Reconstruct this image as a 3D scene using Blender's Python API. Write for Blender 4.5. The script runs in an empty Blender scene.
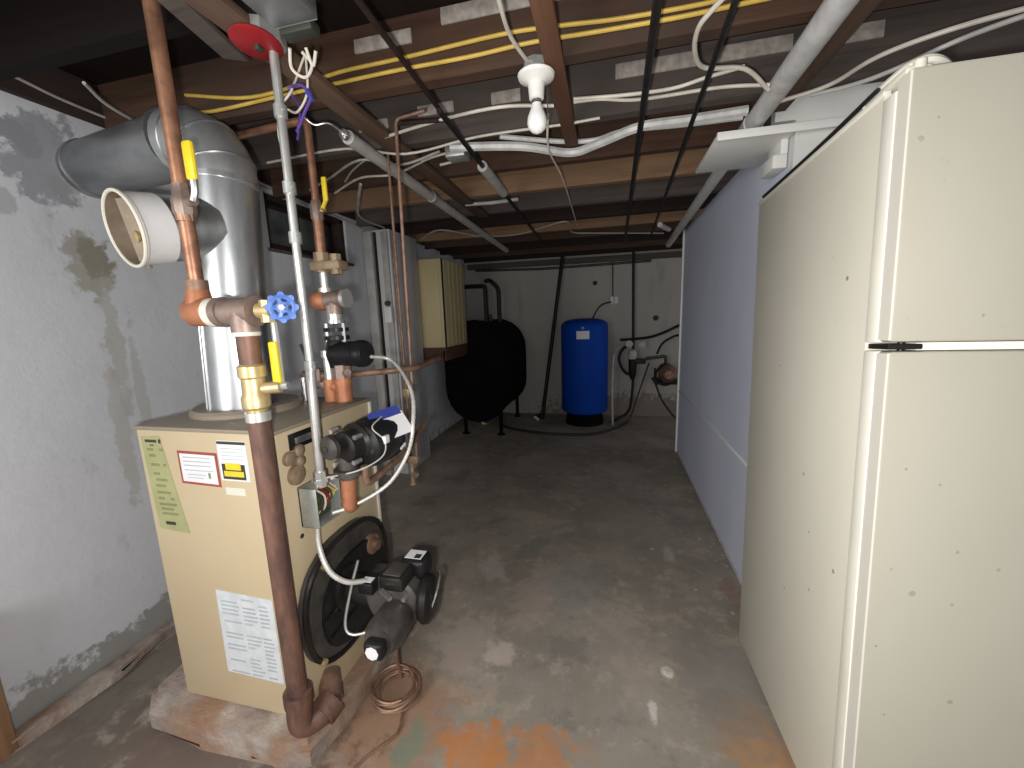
import bpy, bmesh, math, random
from mathutils import Vector, Matrix
random.seed(7)
C = bpy.context.scene.collection
PI = math.pi
V = Vector

# ---------------------------------------------------------------- materials
def new_mat(name):
    m = bpy.data.materials.new(name); m.use_nodes = True
    nt = m.node_tree
    return m, nt, nt.nodes['Principled BSDF']
def ramp_node(nt, fac, stops):
    r = nt.nodes.new('ShaderNodeValToRGB')
    e = r.color_ramp.elements
    while len(e) < len(stops): e.new(0.5)
    for el, (p, c) in zip(e, stops):
        el.position = p; el.color = (*c, 1)
    nt.links.new(fac, r.inputs[0]); return r.outputs[0]
def noise(nt, scale, detail=4, rough=.6, stretch=(1, 1, 1), off=(0, 0, 0)):
    tc = nt.nodes.new('ShaderNodeTexCoord'); mp = nt.nodes.new('ShaderNodeMapping')
    mp.inputs['Scale'].default_value = stretch; mp.inputs['Location'].default_value = off
    n = nt.nodes.new('ShaderNodeTexNoise')
    n.inputs['Scale'].default_value = scale; n.inputs['Detail'].default_value = detail; n.inputs['Roughness'].default_value = rough
    nt.links.new(tc.outputs['Object'], mp.inputs[0]); nt.links.new(mp.outputs[0], n.inputs['Vector'])
    return n.outputs['Fac']
def mix(nt, fac, a, b):
    n = nt.nodes.new('ShaderNodeMix'); n.data_type = 'RGBA'
    for s, v in ((n.inputs[0], fac), (n.inputs[6], a), (n.inputs[7], b)):
        if isinstance(v, (int, float)): s.default_value = v
        elif isinstance(v, tuple): s.default_value = (*v, 1)
        else: nt.links.new(v, s)
    return n.outputs[2]
def bump(nt, b, h, strength=.3, dist=.01):
    n = nt.nodes.new('ShaderNodeBump'); n.inputs['Strength'].default_value = strength; n.inputs['Distance'].default_value = dist
    nt.links.new(h, n.inputs['Height']); nt.links.new(n.outputs[0], b.inputs['Normal'])
def step(nt, v, lo, hi):
    n = nt.nodes.new('ShaderNodeMapRange'); n.interpolation_type = 'SMOOTHSTEP'
    n.inputs[1].default_value = lo; n.inputs[2].default_value = hi
    nt.links.new(v, n.inputs[0]); return n.outputs[0]
def math_(nt, op, a, b):
    n = nt.nodes.new('ShaderNodeMath'); n.operation = op
    for i, v in enumerate((a, b)):
        if isinstance(v, (int, float)): n.inputs[i].default_value = v
        else: nt.links.new(v, n.inputs[i])
    return n.outputs[0]
def blob(nt, center, radius, soft=.4, scale=(1, 1, 1), wob=9., amt=.5):
    """wobbly spot of stain or painted shade around a point (object coordinates)"""
    tc = nt.nodes.new('ShaderNodeTexCoord'); mp = nt.nodes.new('ShaderNodeMapping')
    mp.inputs['Location'].default_value = tuple(-c * s for c, s in zip(center, scale)); mp.inputs['Scale'].default_value = scale
    nt.links.new(tc.outputs['Object'], mp.inputs[0])
    ln = nt.nodes.new('ShaderNodeVectorMath'); ln.operation = 'LENGTH'; nt.links.new(mp.outputs[0], ln.inputs[0])
    nz = noise(nt, wob, 5, .65)
    d = math_(nt, 'ADD', ln.outputs['Value'], math_(nt, 'MULTIPLY', math_(nt, 'SUBTRACT', nz, .5), amt * radius * 3))
    s = step(nt, d, radius * (1 - soft), radius)
    return math_(nt, 'SUBTRACT', 1., s)
def simple(name, c1, c2=None, rough=.6, metal=0., scale=8, stretch=(1, 1, 1), bmp=0., spec=None, lo=.35, hi=.65):
    m, nt, b = new_mat(name)
    if c2 is None: c2 = tuple(x * .82 for x in c1)
    f = noise(nt, scale, 5, .6, stretch)
    nt.links.new(ramp_node(nt, f, [(lo, c2), (hi, c1)]), b.inputs['Base Color'])
    b.inputs['Roughness'].default_value = rough; b.inputs['Metallic'].default_value = metal
    if spec is not None: b.inputs['Specular IOR Level'].default_value = spec
    if bmp: bump(nt, b, f, bmp)
    return m
M = {}
M['copper'] = simple('copper', (.50, .26, .16), (.28, .14, .09), .42, .7, 22)
M['old_copper'] = simple('old_copper', (.33, .20, .135), (.17, .10, .07), .55, .4, 22)
M['orange_copper'] = simple('orange_copper', (.48, .20, .10), (.36, .14, .075), .5, .3, 30)
M['rust_steel'] = simple('rust_steel', (.22, .11, .075), (.075, .045, .040), .55, .25, 20, (1, 1, .35), .15)
M['grey_steel'] = simple('grey_steel', (.34, .26, .22), (.20, .14, .12), .5, .5, 18)
M['brass'] = simple('brass', (.70, .56, .30), (.52, .40, .20), .38, .6, 25)
M['galv'] = simple('galvanized_sheet', (.62, .64, .65), (.40, .42, .44), .33, .9, 14, (1, 1, .25))
M['galv_dark'] = simple('weathered_galvanized_sheet', (.36, .37, .38), (.23, .24, .25), .42, .8, 9, (.4, 1, 1))
M['galv_mid'] = simple('galvanized_elbow', (.50, .50, .50), (.36, .37, .38), .45, .7, 9)
M['conduit'] = simple('conduit_metal', (.68, .68, .66), (.55, .55, .53), .35, .7, 20)
M['zinc'] = simple('zinc_box', (.50, .52, .50), (.38, .40, .39), .45, .6, 18)
M['chrome'] = simple('bright_nut', (.8, .8, .8), (.65, .65, .65), .25, .9, 18)
M['black_iron'] = simple('black_iron', (.02, .019, .018), (.012, .011, .011), .5, .1, 20, spec=.22)
M['black_paint'] = simple('black_paint', (.016, .016, .017), (.010, .010, .011), .35, 0, 20, spec=.22)
M['black_plate'] = simple('black_plate', (.028, .026, .024), (.013, .012, .011), .38, .2, 10, spec=.22)
M['soot_grey'] = simple('soot_grey', (.085, .077, .068), (.035, .031, .028), .5, .2, 12)
M['dark_tank'] = simple('tank_black', (.005, .005, .005), (.003, .003, .003), .8, 0, 6, spec=.08)
M['blue_tank'] = simple('tank_blue', (.005, .060, .40), (.004, .048, .34), .6, 0, 3, spec=.12)
M['blue'] = simple('wheel_blue', (.09, .19, .52), (.06, .13, .40), .4, .0, 30)
M['yellow'] = simple('lever_yellow', (.80, .62, .03), (.70, .52, .02), .4, 0, 20)
M['white_porcelain'] = simple('porcelain', (.82, .81, .77), (.74, .73, .69), .25, 0, 6)
M['frosted'] = simple('frosted_bulb', (.86, .87, .86), (.82, .83, .82), .3, 0, 5)
M['cable_white'] = simple('cable_white', (.66, .62, .54), (.5, .46, .40), .5, 0, 12)
M['cable_grey'] = simple('cable_grey', (.46, .45, .43), (.34, .33, .31), .5, 0, 12)
M['cable_yellow'] = simple('cable_yellow', (.66, .46, .09), (.52, .35, .06), .5, 0, 12)
M['cable_dark'] = simple('cable_dark', (.016, .014, .013), None, .55, 0, 12)
M['cable_silver'] = simple('cable_silver', (.66, .66, .65), (.50, .50, .49), .55, .1, 20)
M['flex'] = simple('flex_conduit', (.72, .70, .66), (.56, .54, .50), .4, .4, 40)
M['red'] = simple('red_cover', (.26, .008, .011), (.19, .006, .008), .45, 0, 10)
M['purple'] = simple('purple_wire', (.10, .05, .30), None, .5, 0, 10)
M['paper'] = simple('paper', (.74, .74, .76), (.68, .68, .70), .6, 0, 10)
M['paper_grey'] = simple('paper_grey', (.62, .65, .67), (.52, .55, .57), .6, 0, 25)
M['paper_green'] = simple('paper_green', (.35, .355, .17), (.30, .305, .145), .6, 0, 12)
M['red_border'] = simple('red_border', (.33, .06, .05), None, .6, 0, 12)
M['ink'] = simple('ink', (.03, .035, .025), None, .6, 0, 12)
M['faint_ink'] = simple('faint_ink', (.42, .46, .50), None, .6, 0, 12)
M['olive_ink'] = simple('olive_ink', (.22, .23, .10), None, .6, 0, 12)
M['tag_blue'] = simple('tag_blue', (.04, .06, .30), None, .5, 0, 12)
M['pcb'] = simple('green_wiring', (.07, .11, .03), (.02, .03, .015), .5, 0, 60)
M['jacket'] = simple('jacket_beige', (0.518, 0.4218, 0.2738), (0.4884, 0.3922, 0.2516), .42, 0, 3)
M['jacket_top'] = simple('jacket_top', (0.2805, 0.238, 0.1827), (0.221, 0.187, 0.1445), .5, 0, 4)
M['knockout'] = simple('knockout', (.36, .27, .18), (.24, .17, .11), .55, .4, 30)
M['beige_cab'] = simple('cabinet_beige', (.52, .44, .24), (.48, .40, .215), .5, 0, 3)
M['fridge_white'] = simple('gasket_white', (.70, .68, .58), (.64, .62, .53), .5, 0, 5)
M['gasket_white'] = simple('gasket_ivory', (.86, .84, .74), (.80, .78, .68), .5, 0, 5)
M['damper_white'] = simple('damper_white', (.78, .78, .78), (.70, .69, .68), .45, 0, 8)
M['damper_inside'] = simple('damper_inside', (.30, .235, .17), (.19, .145, .105), .6, .1, 12)
M['pane'] = simple('grimy_pane', (.20, .205, .215), (.07, .072, .078), .3, 0, 5)
M['white_board'] = simple('white_board', (0.7392, 0.7392, 0.7056), (0.672, 0.672, 0.644), .5, 0, 4)
M['plaster_patch'] = simple('plaster_patch', (.46, .42, .38), (.28, .24, .21), .9, 0, 30)
M['hose_red'] = simple('hose_dark', (.03, .022, .02), None, .6, 0, 12)
M['coil'] = simple('dull_tubing', (.36, .22, .15), (.22, .13, .09), .5, .5, 20)

def wood(name, c1, c2, c3, axis=0, rough=.75):
    m, nt, b = new_mat(name)
    st = [14, 14, 14]; st[axis] = .9
    g = noise(nt, 2.2, 6, .65, tuple(st))
    big = noise(nt, 1.6, 3, .5, (1, 1, 1), (3, 1, 2))
    col = ramp_node(nt, g, [(.3, c2), (.7, c1)])
    col = mix(nt, step(nt, big, .45, .68), col, c3)
    nt.links.new(col, b.inputs['Base Color']); b.inputs['Roughness'].default_value = rough
    b.inputs['Specular IOR Level'].default_value = .2
    bump(nt, b, g, .25, .006)
    return m
M['joist'] = wood('joist_wood', (0.1035, 0.057, 0.03632), (0.04711, 0.02589, 0.01852), (0.06274, 0.04207, 0.033))
M['joist_light'] = wood('joist_wood_light', (0.3038, 0.1879, 0.1064), (0.1721, 0.09918, 0.05858), (0.2127, 0.1305, 0.0799))
M['joist_grey'] = wood('joist_wood_grey', (0.1223, 0.1001, 0.08872), (0.06329, 0.05046, 0.04437), (0.08438, 0.0696, 0.06209))
M['joist_dark'] = wood('joist_wood_dark', (0.03262, 0.0189, 0.0154), (0.01547, 0.00966, 0.00854), (0.02037, 0.01428, 0.01288))
M['subfloor'] = wood('subfloor_wood', (0.0168, 0.0096, 0.0076), (0.0072, 0.0044, 0.004), (0.01, 0.0072, 0.0068), 1)
M['joist_shaded'] = wood('joist_wood_shaded', (0.00728, 0.00392, 0.00308), (0.00336, 0.00196, 0.00168), (0.00504, 0.00336, 0.0028))  # dark wood of the nearest joists, vignette darkening put into its colour
M['board_y'] = wood('board_wood', (0.1477, 0.09144, 0.06218), (0.08448, 0.0522, 0.03723), (0.1013, 0.06519, 0.04883), 1)
M['board_red'] = wood('board_wood_red', (0.167, 0.0822, 0.04633), (0.09878, 0.04698, 0.02795), (0.1291, 0.06264, 0.03992), 1)
M['post_wood'] = wood('post_wood', (.33, .19, .105), (.20, .11, .06), (.25, .15, .09), 2)
M['sill_wood'] = wood('sill_wood', (.055, .038, .033), (.03, .02, .018), (.035, .026, .025), 1)
M['shelf_wood'] = wood('shelf_wood', (.12, .06, .04), (.06, .03, .02), (.08, .045, .03), 1)

# painted concrete wall, stained and peeling
def wall_mat(name, base, base2, dark, patches=()):
    m, nt, b = new_mat(name)
    n1 = noise(nt, 1.4, 6, .6); n2 = noise(nt, 9, 6, .7, (1, 1, .45)); n3 = noise(nt, 3.0, 6, .7, (1, 1, .25), (4, 2, 1))
    col = ramp_node(nt, n1, [(.3, base2), (.68, base)])
    col = mix(nt, math_(nt, 'MULTIPLY', step(nt, n3, .56, .70), .55), col, dark)
    col = mix(nt, math_(nt, 'MULTIPLY', step(nt, n2, .60, .72), .4), col, dark)
    for ctr, r, sc, c, a in patches:
        col = mix(nt, math_(nt, 'MULTIPLY', blob(nt, ctr, r, .3, sc, 16, .75), a), col, c)
    nt.links.new(col, b.inputs['Base Color']); b.inputs['Roughness'].default_value = .8
    b.inputs['Specular IOR Level'].default_value = .25
    bump(nt, b, noise(nt, 10, 4, .6), .22, .012)
    return m
GP = (.30, .30, .31)
M['wall_left'] = wall_mat('wall_left_paint', (.645, .66, .70), (.56, .575, .61), (.42, .43, .445), [
    ((-1.97, 1.13, 1.99), .15, (1, 1, .85), (.27, .28, .305), .85),
    ((-1.97, 1.07, 2.04), .055, (1, .8, 1), (.27, .28, .30), .8),
    ((-1.97, 1.17, 1.90), .055, (1, 1, 1), (.30, .305, .315), .6),
    ((-1.97, 1.195, 1.65), .085, (1, 1.1, .6), (.33, .315, .26), .8),
    ((-1.97, 1.215, 1.66), .05, (1, .9, .6), (.23, .215, .165), .7),
    ((-1.97, 1.23, 1.30), .035, (1, 1, .12), (.42, .41, .37), .65),
    ((-1.97, 1.195, .95), .035, (1, 1, .09), (.44, .43, .40), .6),
    ((-1.97, 1.29, 1.10), .025, (1, 1, .07), (.42, .41, .38), .6),
    ((-1.97, .94, 2.01), .03, (1, 1, .6), (.10, .10, .11), .85),
    ((-1.97, 1.00, 1.82), .03, (1, 1, .6), (.34, .345, .35), .6),
    ((-1.97, 1.4, .0), .17, (1, .05, 1), (.22, .21, .175), .75)])
M['wall_back'] = wall_mat('wall_back_paint', (0.423, 0.405, 0.3735), (0.36, 0.342, 0.315), (0.27, 0.252, 0.225), [
    ((.3, 5.5, .0), .35, (.25, 1, 1), (.15, .11, .08), .7)])
M['pilaster'] = wall_mat('pilaster_paint', (0.611, 0.611, 0.624), (0.52, 0.52, 0.533), (0.39, 0.39, 0.39))

def panel_mat():
    m, nt, b = new_mat('wall_panel_paint')
    f = noise(nt, 2.5, 4, .55, (1, 1, .4))
    col = ramp_node(nt, f, [(.3, (0.611, 0.65, 0.78)), (.7, (0.689, 0.728, 0.858))])
    col = mix(nt, step(nt, noise(nt, 26, 3, .6), .73, .77), col, (.70, .72, .75))
    nt.links.new(col, b.inputs['Base Color']); b.inputs['Roughness'].default_value = .5
    return m
M['panel'] = panel_mat()

def floor_mat():
    m, nt, b = new_mat('floor_concrete')
    n1 = noise(nt, 1.1, 7, .62); n2 = noise(nt, 3.4, 8, .68, (1, 1, 1), (5, 2, 0)); n3 = noise(nt, 9, 8, .7, (1, 1, 1), (1, 7, 0)); n4 = noise(nt, 45, 4, .6)
    col = ramp_node(nt, n1, [(.30, (.17, .15, .12)), (.5, (.24, .212, .178)), (.72, (.315, .28, .24))])
    col = mix(nt, math_(nt, 'MULTIPLY', step(nt, n2, .52, .60), .55), col, (.33, .275, .225))
    col = mix(nt, math_(nt, 'MULTIPLY', step(nt, n2, .47, .38), .6), col, (.155, .148, .135))
    col = mix(nt, math_(nt, 'MULTIPLY', step(nt, n3, .53, .66), .6), col, (.37, .31, .26))
    for ctr, r, sc, c, a in [
        ((-.72, 1.05, 0), .34, (1, 1, 1), (.29, .165, .10), .75),
        ((-1.3, .72, 0), .42, (.6, 1, 1), (.105, .075, .062), .8),  # floor dirt, deepened to paint in the vignette at the left foreground
        ((-1.85, .9, 0), .3, (1, .5, 1), (.12, .105, .09), .75),  # damp band by the left wall, also carrying painted vignette darkening
        ((-.42, 1.00, 0), .13, (1, 1, 1), (.42, .175, .065), .8),
        ((-.20, .98, 0), .17, (.8, 1, 1), (.40, .17, .06), .7),
        ((.48, 1.16, 0), .15, (1, .6, 1), (.38, .19, .07), .6),
        ((-.62, .98, 0), .06, (1, .6, 1), (.17, .20, .15), .8),
        ((-.58, 1.40, 0), .20, (1, .8, 1), (.34, .29, .25), .6),
        ((-.42, 1.38, 0), .09, (1, 1, 1), (.46, .38, .33), .7),
        ((-.35, 1.75, 0), .14, (1, .6, 1), (.33, .26, .22), .6),
        ((-.62, 1.95, 0), .10, (1, .6, 1), (.36, .32, .30), .6),
        ((.235, 1.43, 0), .028, (1, .7, 1), (.66, .63, .58), .85),
        ((.165, 1.26, 0), .02, (1, .35, 1), (.56, .54, .50), .75),
        ((.35, 2.25, 0), .04, (1, .35, 1), (.40, .38, .34), .8),
        ((.60, 2.0, 0), .05, (1, .3, 1), (.22, .135, .11), .6),
        ((.42, 1.45, 0), .22, (1, .7, 1), (.185, .175, .165), .6),
        ((-.15, 1.9, 0), .22, (1, .8, 1), (.22, .22, .215), .5),
        ((.1, 2.5, 0), .5, (1, .6, 1), (.17, .155, .125), .5)]:
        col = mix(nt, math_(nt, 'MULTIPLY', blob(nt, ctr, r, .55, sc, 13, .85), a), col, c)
    col = mix(nt, step(nt, n4, .74, .78), col, (.42, .39, .36))
    hsv = nt.nodes.new('ShaderNodeHueSaturation'); hsv.inputs['Value'].default_value = 1.2; nt.links.new(col, hsv.inputs['Color'])
    nt.links.new(hsv.outputs[0], b.inputs['Base Color'])
    nt.links.new(ramp_node(nt, n2, [(.3, (.62,) * 3), (.7, (.85,) * 3)]), b.inputs['Roughness'])
    b.inputs['Specular IOR Level'].default_value = .18
    bump(nt, b, n3, .25, .01)
    return m
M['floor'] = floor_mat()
def pad_mat():
    m, nt, b = new_mat('pad_concrete')
    n1 = noise(nt, 7, 7, .65); n2 = noise(nt, 3, 5, .6, (1, 1, 1), (2, 2, 2))
    col = ramp_node(nt, n1, [(.32, (.20, .15, .125)), (.6, (.38, .32, .28)), (.75, (.55, .50, .45))])
    col = mix(nt, math_(nt, 'MULTIPLY', step(nt, n2, .48, .6), .7), col, (.30, .16, .085))
    nt.links.new(col, b.inputs['Base Color']); b.inputs['Roughness'].default_value = .9
    bump(nt, b, n1, .6, .03)
    return m
M['pad'] = pad_mat()
def fridge_mat(name, c1, c2, spots):
    m, nt, b = new_mat(name)
    f = noise(nt, 2.2, 4, .55, (1, 1, .5))
    col = ramp_node(nt, f, [(.3, c2), (.7, c1)])
    col = mix(nt, math_(nt, 'MULTIPLY', step(nt, noise(nt, 30, 3, .6), .72, .78), .35), col, (.36, .33, .24))
    for ctr, r, sc in spots:
        col = mix(nt, math_(nt, 'MULTIPLY', blob(nt, ctr, r, .5, sc, 60, .3), .8), col, (.22, .21, .17))
    nt.links.new(col, b.inputs['Base Color']); b.inputs['Roughness'].default_value = .42
    return m
M['fridge_side'] = fridge_mat('fridge_side_lit', (0.7, 0.675, 0.575), (0.6375, 0.6125, 0.5187), [])  # same paint as the doors, lightened so the side reads as lit
M['fridge_front'] = fridge_mat('fridge_door_dimmed', (0.425, 0.408, 0.34), (0.3867, 0.3697, 0.306), [])  # same paint as the side, dimmed in colour against strong front light
M['fridge_edge_lit'] = fridge_mat('fridge_door_edge', (0.726, 0.704, 0.627), (0.682, 0.66, 0.583), [])  # door edge lightened in colour to make up for grazing light
M['spot'] = simple('dark_scuff', (.36, .34, .27), None, .6, 0, 10)

# ---------------------------------------------------------------- geometry
def frame(d):
    d = V(d).normalized()
    u = d.orthogonal().normalized() if abs(d.z) > .95 else d.cross(V((0, 0, 1))).normalized()
    return d, u, d.cross(u)
def smooth_path(pts, n=6):
    P = [V(p) for p in pts]
    if len(P) < 3: return P
    Q = [P[0] * 2 - P[1]] + P + [P[-1] * 2 - P[-2]]
    out = []
    for i in range(1, len(Q) - 2):
        a, b, c, d = Q[i - 1:i + 3]
        for k in range(n):
            t = k / n
            out.append(.5 * ((2 * b) + (c - a) * t + (2 * a - 5 * b + 4 * c - d) * t * t + (3 * b - a - 3 * c + d) * t ** 3))
    out.append(P[-1]); return out
def fillet(pts, r, n=6):
    P = [V(p) for p in pts]; out = [P[0]]
    for i in range(1, len(P) - 1):
        a, b, c = P[i - 1:i + 2]
        ra = min(r, (a - b).length * .49); rc = min(r, (c - b).length * .49); q = min(ra, rc)
        s = b + (a - b).normalized() * q; e = b + (c - b).normalized() * q
        for k in range(n + 1):
            t = k / n; out.append(s * (1 - t) ** 2 + b * 2 * t * (1 - t) + e * t * t)
    out.append(P[-1]); return out
class MB:
    def __init__(self): self.bm = bmesh.new()
    def box(self, x0, x1, y0, y1, z0, z1, bev=0, seg=2):
        bm = self.bm
        vs = [bm.verts.new((x, y, z)) for x in (x0, x1) for y in (y0, y1) for z in (z0, z1)]
        fs = [bm.faces.new([vs[i] for i in q]) for q in ((0, 1, 3, 2), (4, 6, 7, 5), (0, 4, 5, 1), (2, 3, 7, 6), (0, 2, 6, 4), (1, 5, 7, 3))]
        if bev:
            es = {e for f in fs for e in f.edges}
            bmesh.ops.bevel(bm, geom=list(es), offset=bev, segments=seg, affect='EDGES', profile=.5)
        return self
    def obox(self, c, ux, uy, uz, sx, sy, sz):
        """oriented box: centre, axes, full sizes"""
        ux, uy, uz = [V(a).normalized() for a in (ux, uy, uz)]; c = V(c)
        vs = [self.bm.verts.new(c + ux * x * sx / 2 + uy * y * sy / 2 + uz * z * sz / 2) for x in (-1, 1) for y in (-1, 1) for z in (-1, 1)]
        for q in ((0, 1, 3, 2), (4, 6, 7, 5), (0, 4, 5, 1), (2, 3, 7, 6), (0, 2, 6, 4), (1, 5, 7, 3)): self.bm.faces.new([vs[i] for i in q])
        return self
    def sweep(self, P, R, seg=12, cap=True):
        P = [V(p) for p in P]
        if not isinstance(R, (list, tuple)): R = [R] * len(P)
        rings = []; d, u, v = frame(P[1] - P[0])
        for i, p in enumerate(P):
            t = (P[min(i + 1, len(P) - 1)] - P[max(i - 1, 0)])
            if t.length > 1e-9: t.normalize()
            else: t = d
            u = (u - t * u.dot(t)); u.normalize(); w = t.cross(u); d = t
            rings.append([self.bm.verts.new(p + (u * math.cos(2 * PI * k / seg) + w * math.sin(2 * PI * k / seg)) * R[i]) for k in range(seg)])
        for a, b in zip(rings, rings[1:]):
            for k in range(seg): self.bm.faces.new((a[k], a[(k + 1) % seg], b[(k + 1) % seg], b[k]))
        if cap: self.bm.faces.new(rings[0][::-1]); self.bm.faces.new(rings[-1])
        return self
    def cyl(self, a, b, r, r2=None, seg=20): return self.sweep([a, b], [r, r if r2 is None else r2], seg)
    def tube(self, pts, r, seg=8, n=6): return self.sweep(smooth_path(pts, n), r, seg)
    def pipe(self, pts, r, fr, seg=14): return self.sweep(fillet(pts, fr), r, seg)
    def lathe(self, o, ax, prof, seg=28, cap=True):
        """prof: (distance along axis, radius)"""
        o = V(o); d, u, v = frame(ax); rings = []
        for h, r in prof:
            rings.append([self.bm.verts.new(o + d * h + (u * math.cos(2 * PI * k / seg) + v * math.sin(2 * PI * k / seg)) * max(r, 1e-4)) for k in range(seg)])
        for a, b in zip(rings, rings[1:]):
            for k in range(seg): self.bm.faces.new((a[k], a[(k + 1) % seg], b[(k + 1) % seg], b[k]))
        if cap: self.bm.faces.new(rings[0][::-1]); self.bm.faces.new(rings[-1])
        return self
    def prism(self, pts, ext, bev=0):
        e = V(ext); a = [self.bm.verts.new(V(p)) for p in pts]; b = [self.bm.verts.new(V(p) + e) for p in pts]
        fs = [self.bm.faces.new(a[::-1]), self.bm.faces.new(b)]; n = len(a)
        for k in range(n): self.bm.faces.new((a[k], a[(k + 1) % n], b[(k + 1) % n], b[k]))
        if bev:
            es = set(fs[0].edges) | set(fs[1].edges)
            bmesh.ops.bevel(self.bm, geom=list(es), offset=bev, segments=2, affect='EDGES')
        return self
    def torus(self, c, ax, R, r, seg=28, s2=8, scale=(1, 1)):
        c = V(c); d, u, v = frame(ax); rings = []
        for k in range(seg):
            a = 2 * PI * k / seg; e = u * math.cos(a) * scale[0] + v * math.sin(a) * scale[1]
            n = e.normalized()
            rings.append([self.bm.verts.new(c + e * R + (n * math.cos(2 * PI * j / s2) + d * math.sin(2 * PI * j / s2)) * r) for j in range(s2)])
        for k in range(seg):
            a, b = rings[k], rings[(k + 1) % seg]
            for j in range(s2): self.bm.faces.new((a[j], a[(j + 1) % s2], b[(j + 1) % s2], b[j]))
        return self
    def hexnut(self, a, b, r): return self.sweep([a, b], r, 8)
def finish(name, mb, mat, root=None, parent=None, smooth=True):
    bm = mb.bm; bmesh.ops.recalc_face_normals(bm, faces=bm.faces[:])
    base = V(root.location) if root is not None else V((0, 0, 0))
    if root is not None and root.type == 'MESH': base = V((0, 0, 0))
    bmesh.ops.translate(bm, verts=bm.verts[:], vec=-base)
    me = bpy.data.meshes.new(name); bm.to_mesh(me); bm.free()
    if smooth:
        me.polygons.foreach_set('use_smooth', [True] * len(me.polygons)); me.set_sharp_from_angle(angle=math.radians(38))
    me.materials.append(M[mat] if isinstance(mat, str) else mat)
    o = bpy.data.objects.new(name, me); C.objects.link(o)
    if parent is not None: o.parent = parent
    return o
def tag(o, label, cat, group=None, kind=None):
    o['label'] = label; o['category'] = cat
    if group: o['group'] = group
    if kind: o['kind'] = kind
    return o
def thing(name, label, cat, loc, group=None):
    o = bpy.data.objects.new(name, None); C.objects.link(o); o.location = loc; o.empty_display_size = .05
    return tag(o, label, cat, group)
def part(name, mb, mat, root, under=None): return finish(name, mb, mat, root, under if under is not None else root)
def struct(name, mb, mat, parent=None):
    o = finish(name, mb, mat, parent=parent)
    if parent is None: o['kind'] = 'structure'
    return o
def pattern(o, mat, adds, base):
    """printed or stained pattern kept inside its part's own mesh"""
    me = o.data; me.materials.append(M[mat]); k = len(me.materials) - 1
    mb = MB(); adds(mb)
    bmesh.ops.recalc_face_normals(mb.bm, faces=mb.bm.faces[:]); bmesh.ops.translate(mb.bm, verts=mb.bm.verts[:], vec=-V(base))
    for f in mb.bm.faces: f.material_index = k
    tmp = bpy.data.meshes.new('tmp'); mb.bm.to_mesh(tmp); mb.bm.free()
    bm = bmesh.new(); bm.from_mesh(me); bm.from_mesh(tmp); bm.to_mesh(me); bm.free(); bpy.data.meshes.remove(tmp)
def single(name, label, cat, mb, mat, group=None): return tag(finish(name, mb, mat), label, cat, group)

# ---------------------------------------------------------------- the setting
ZJ, ZS = 2.12, 2.31
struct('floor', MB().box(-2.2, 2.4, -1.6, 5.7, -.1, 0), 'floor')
# left wall with its window opening
wl = MB()
WY0, WY1, WZ0, WZ1 = 2.10, 2.86, 1.83, 2.15
wl.box(-2.2, -1.97, -1.6, WY0, 0, 2.2).box(-2.2, -1.97, WY1, 5.7, 0, 2.2).box(-2.2, -1.97, WY0, WY1, 0, WZ0).box(-2.2, -1.97, WY0, WY1, WZ1, 2.2)
struct('wall_left', wl, 'wall_left')
struct('wall_back', MB().box(-1.97, 2.4, 5.5, 5.7, 0, 2.31), 'wall_back')
# ledge of rough concrete at the foot of the left wall
led = MB()
pts = [(-1.97, 0.0)] + [(-1.97 + .07 + .03 * math.sin(i * 2.1), .3 + i * .17) for i in range(8)] + [(-1.97, 1.7)]
led.prism([(x, y, 0) for x, y in pts], (0, 0, .045), .012)
struct('baseboard_left', led, 'pad')
# right partition of two painted panels
wr = MB().box(.67, .70, 1.86, 4.05, .0, .615).box(.67, .70, 1.86, 4.05, .622, 2.10)
wro = struct('wall_right', wr, 'panel')
struct('seam_strip', MB().box(.664, .69, 1.86, 4.05, .612, .626, .003), 'white_board', wro)
struct('corner_strip', MB().box(.655, .705, 4.05, 4.075, 0, 2.10, .004), 'white_board', wro)
struct('bottom_strip', MB().box(.662, .67, 1.86, 4.05, 0, .014, .003), 'cable_grey', wro)
struct('wall_side', MB().box(.60, 2.4, 1.82, 1.86, 2.06, 2.31).box(.67, 2.4, 1.82, 1.86, 0, 2.06), 'white_board')
struct('trim_1', MB().box(-2.18, -1.955, -1.6, 5.5, 2.2, 2.31).box(-1.955, -1.925, -1.6, 5.5, 2.17, 2.31), 'sill_wood')
# masonry pier against the left wall
pl = MB().box(-1.97, -1.75, 3.12, 3.60, 0, 2.12, .008)
plo = struct('trim_2', pl, 'pilaster')
struct('board_strip', MB().box(-1.965, -1.89, 3.07, 3.12, 0, 2.1, .004).box(-1.82, -1.765, 3.10, 3.12, .2, 2.1, .003), 'cable_grey', plo)
struct('gap_strip', MB().box(-1.888, -1.872, 3.108, 3.12, .2, 2.1), 'joist_dark', plo)
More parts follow.
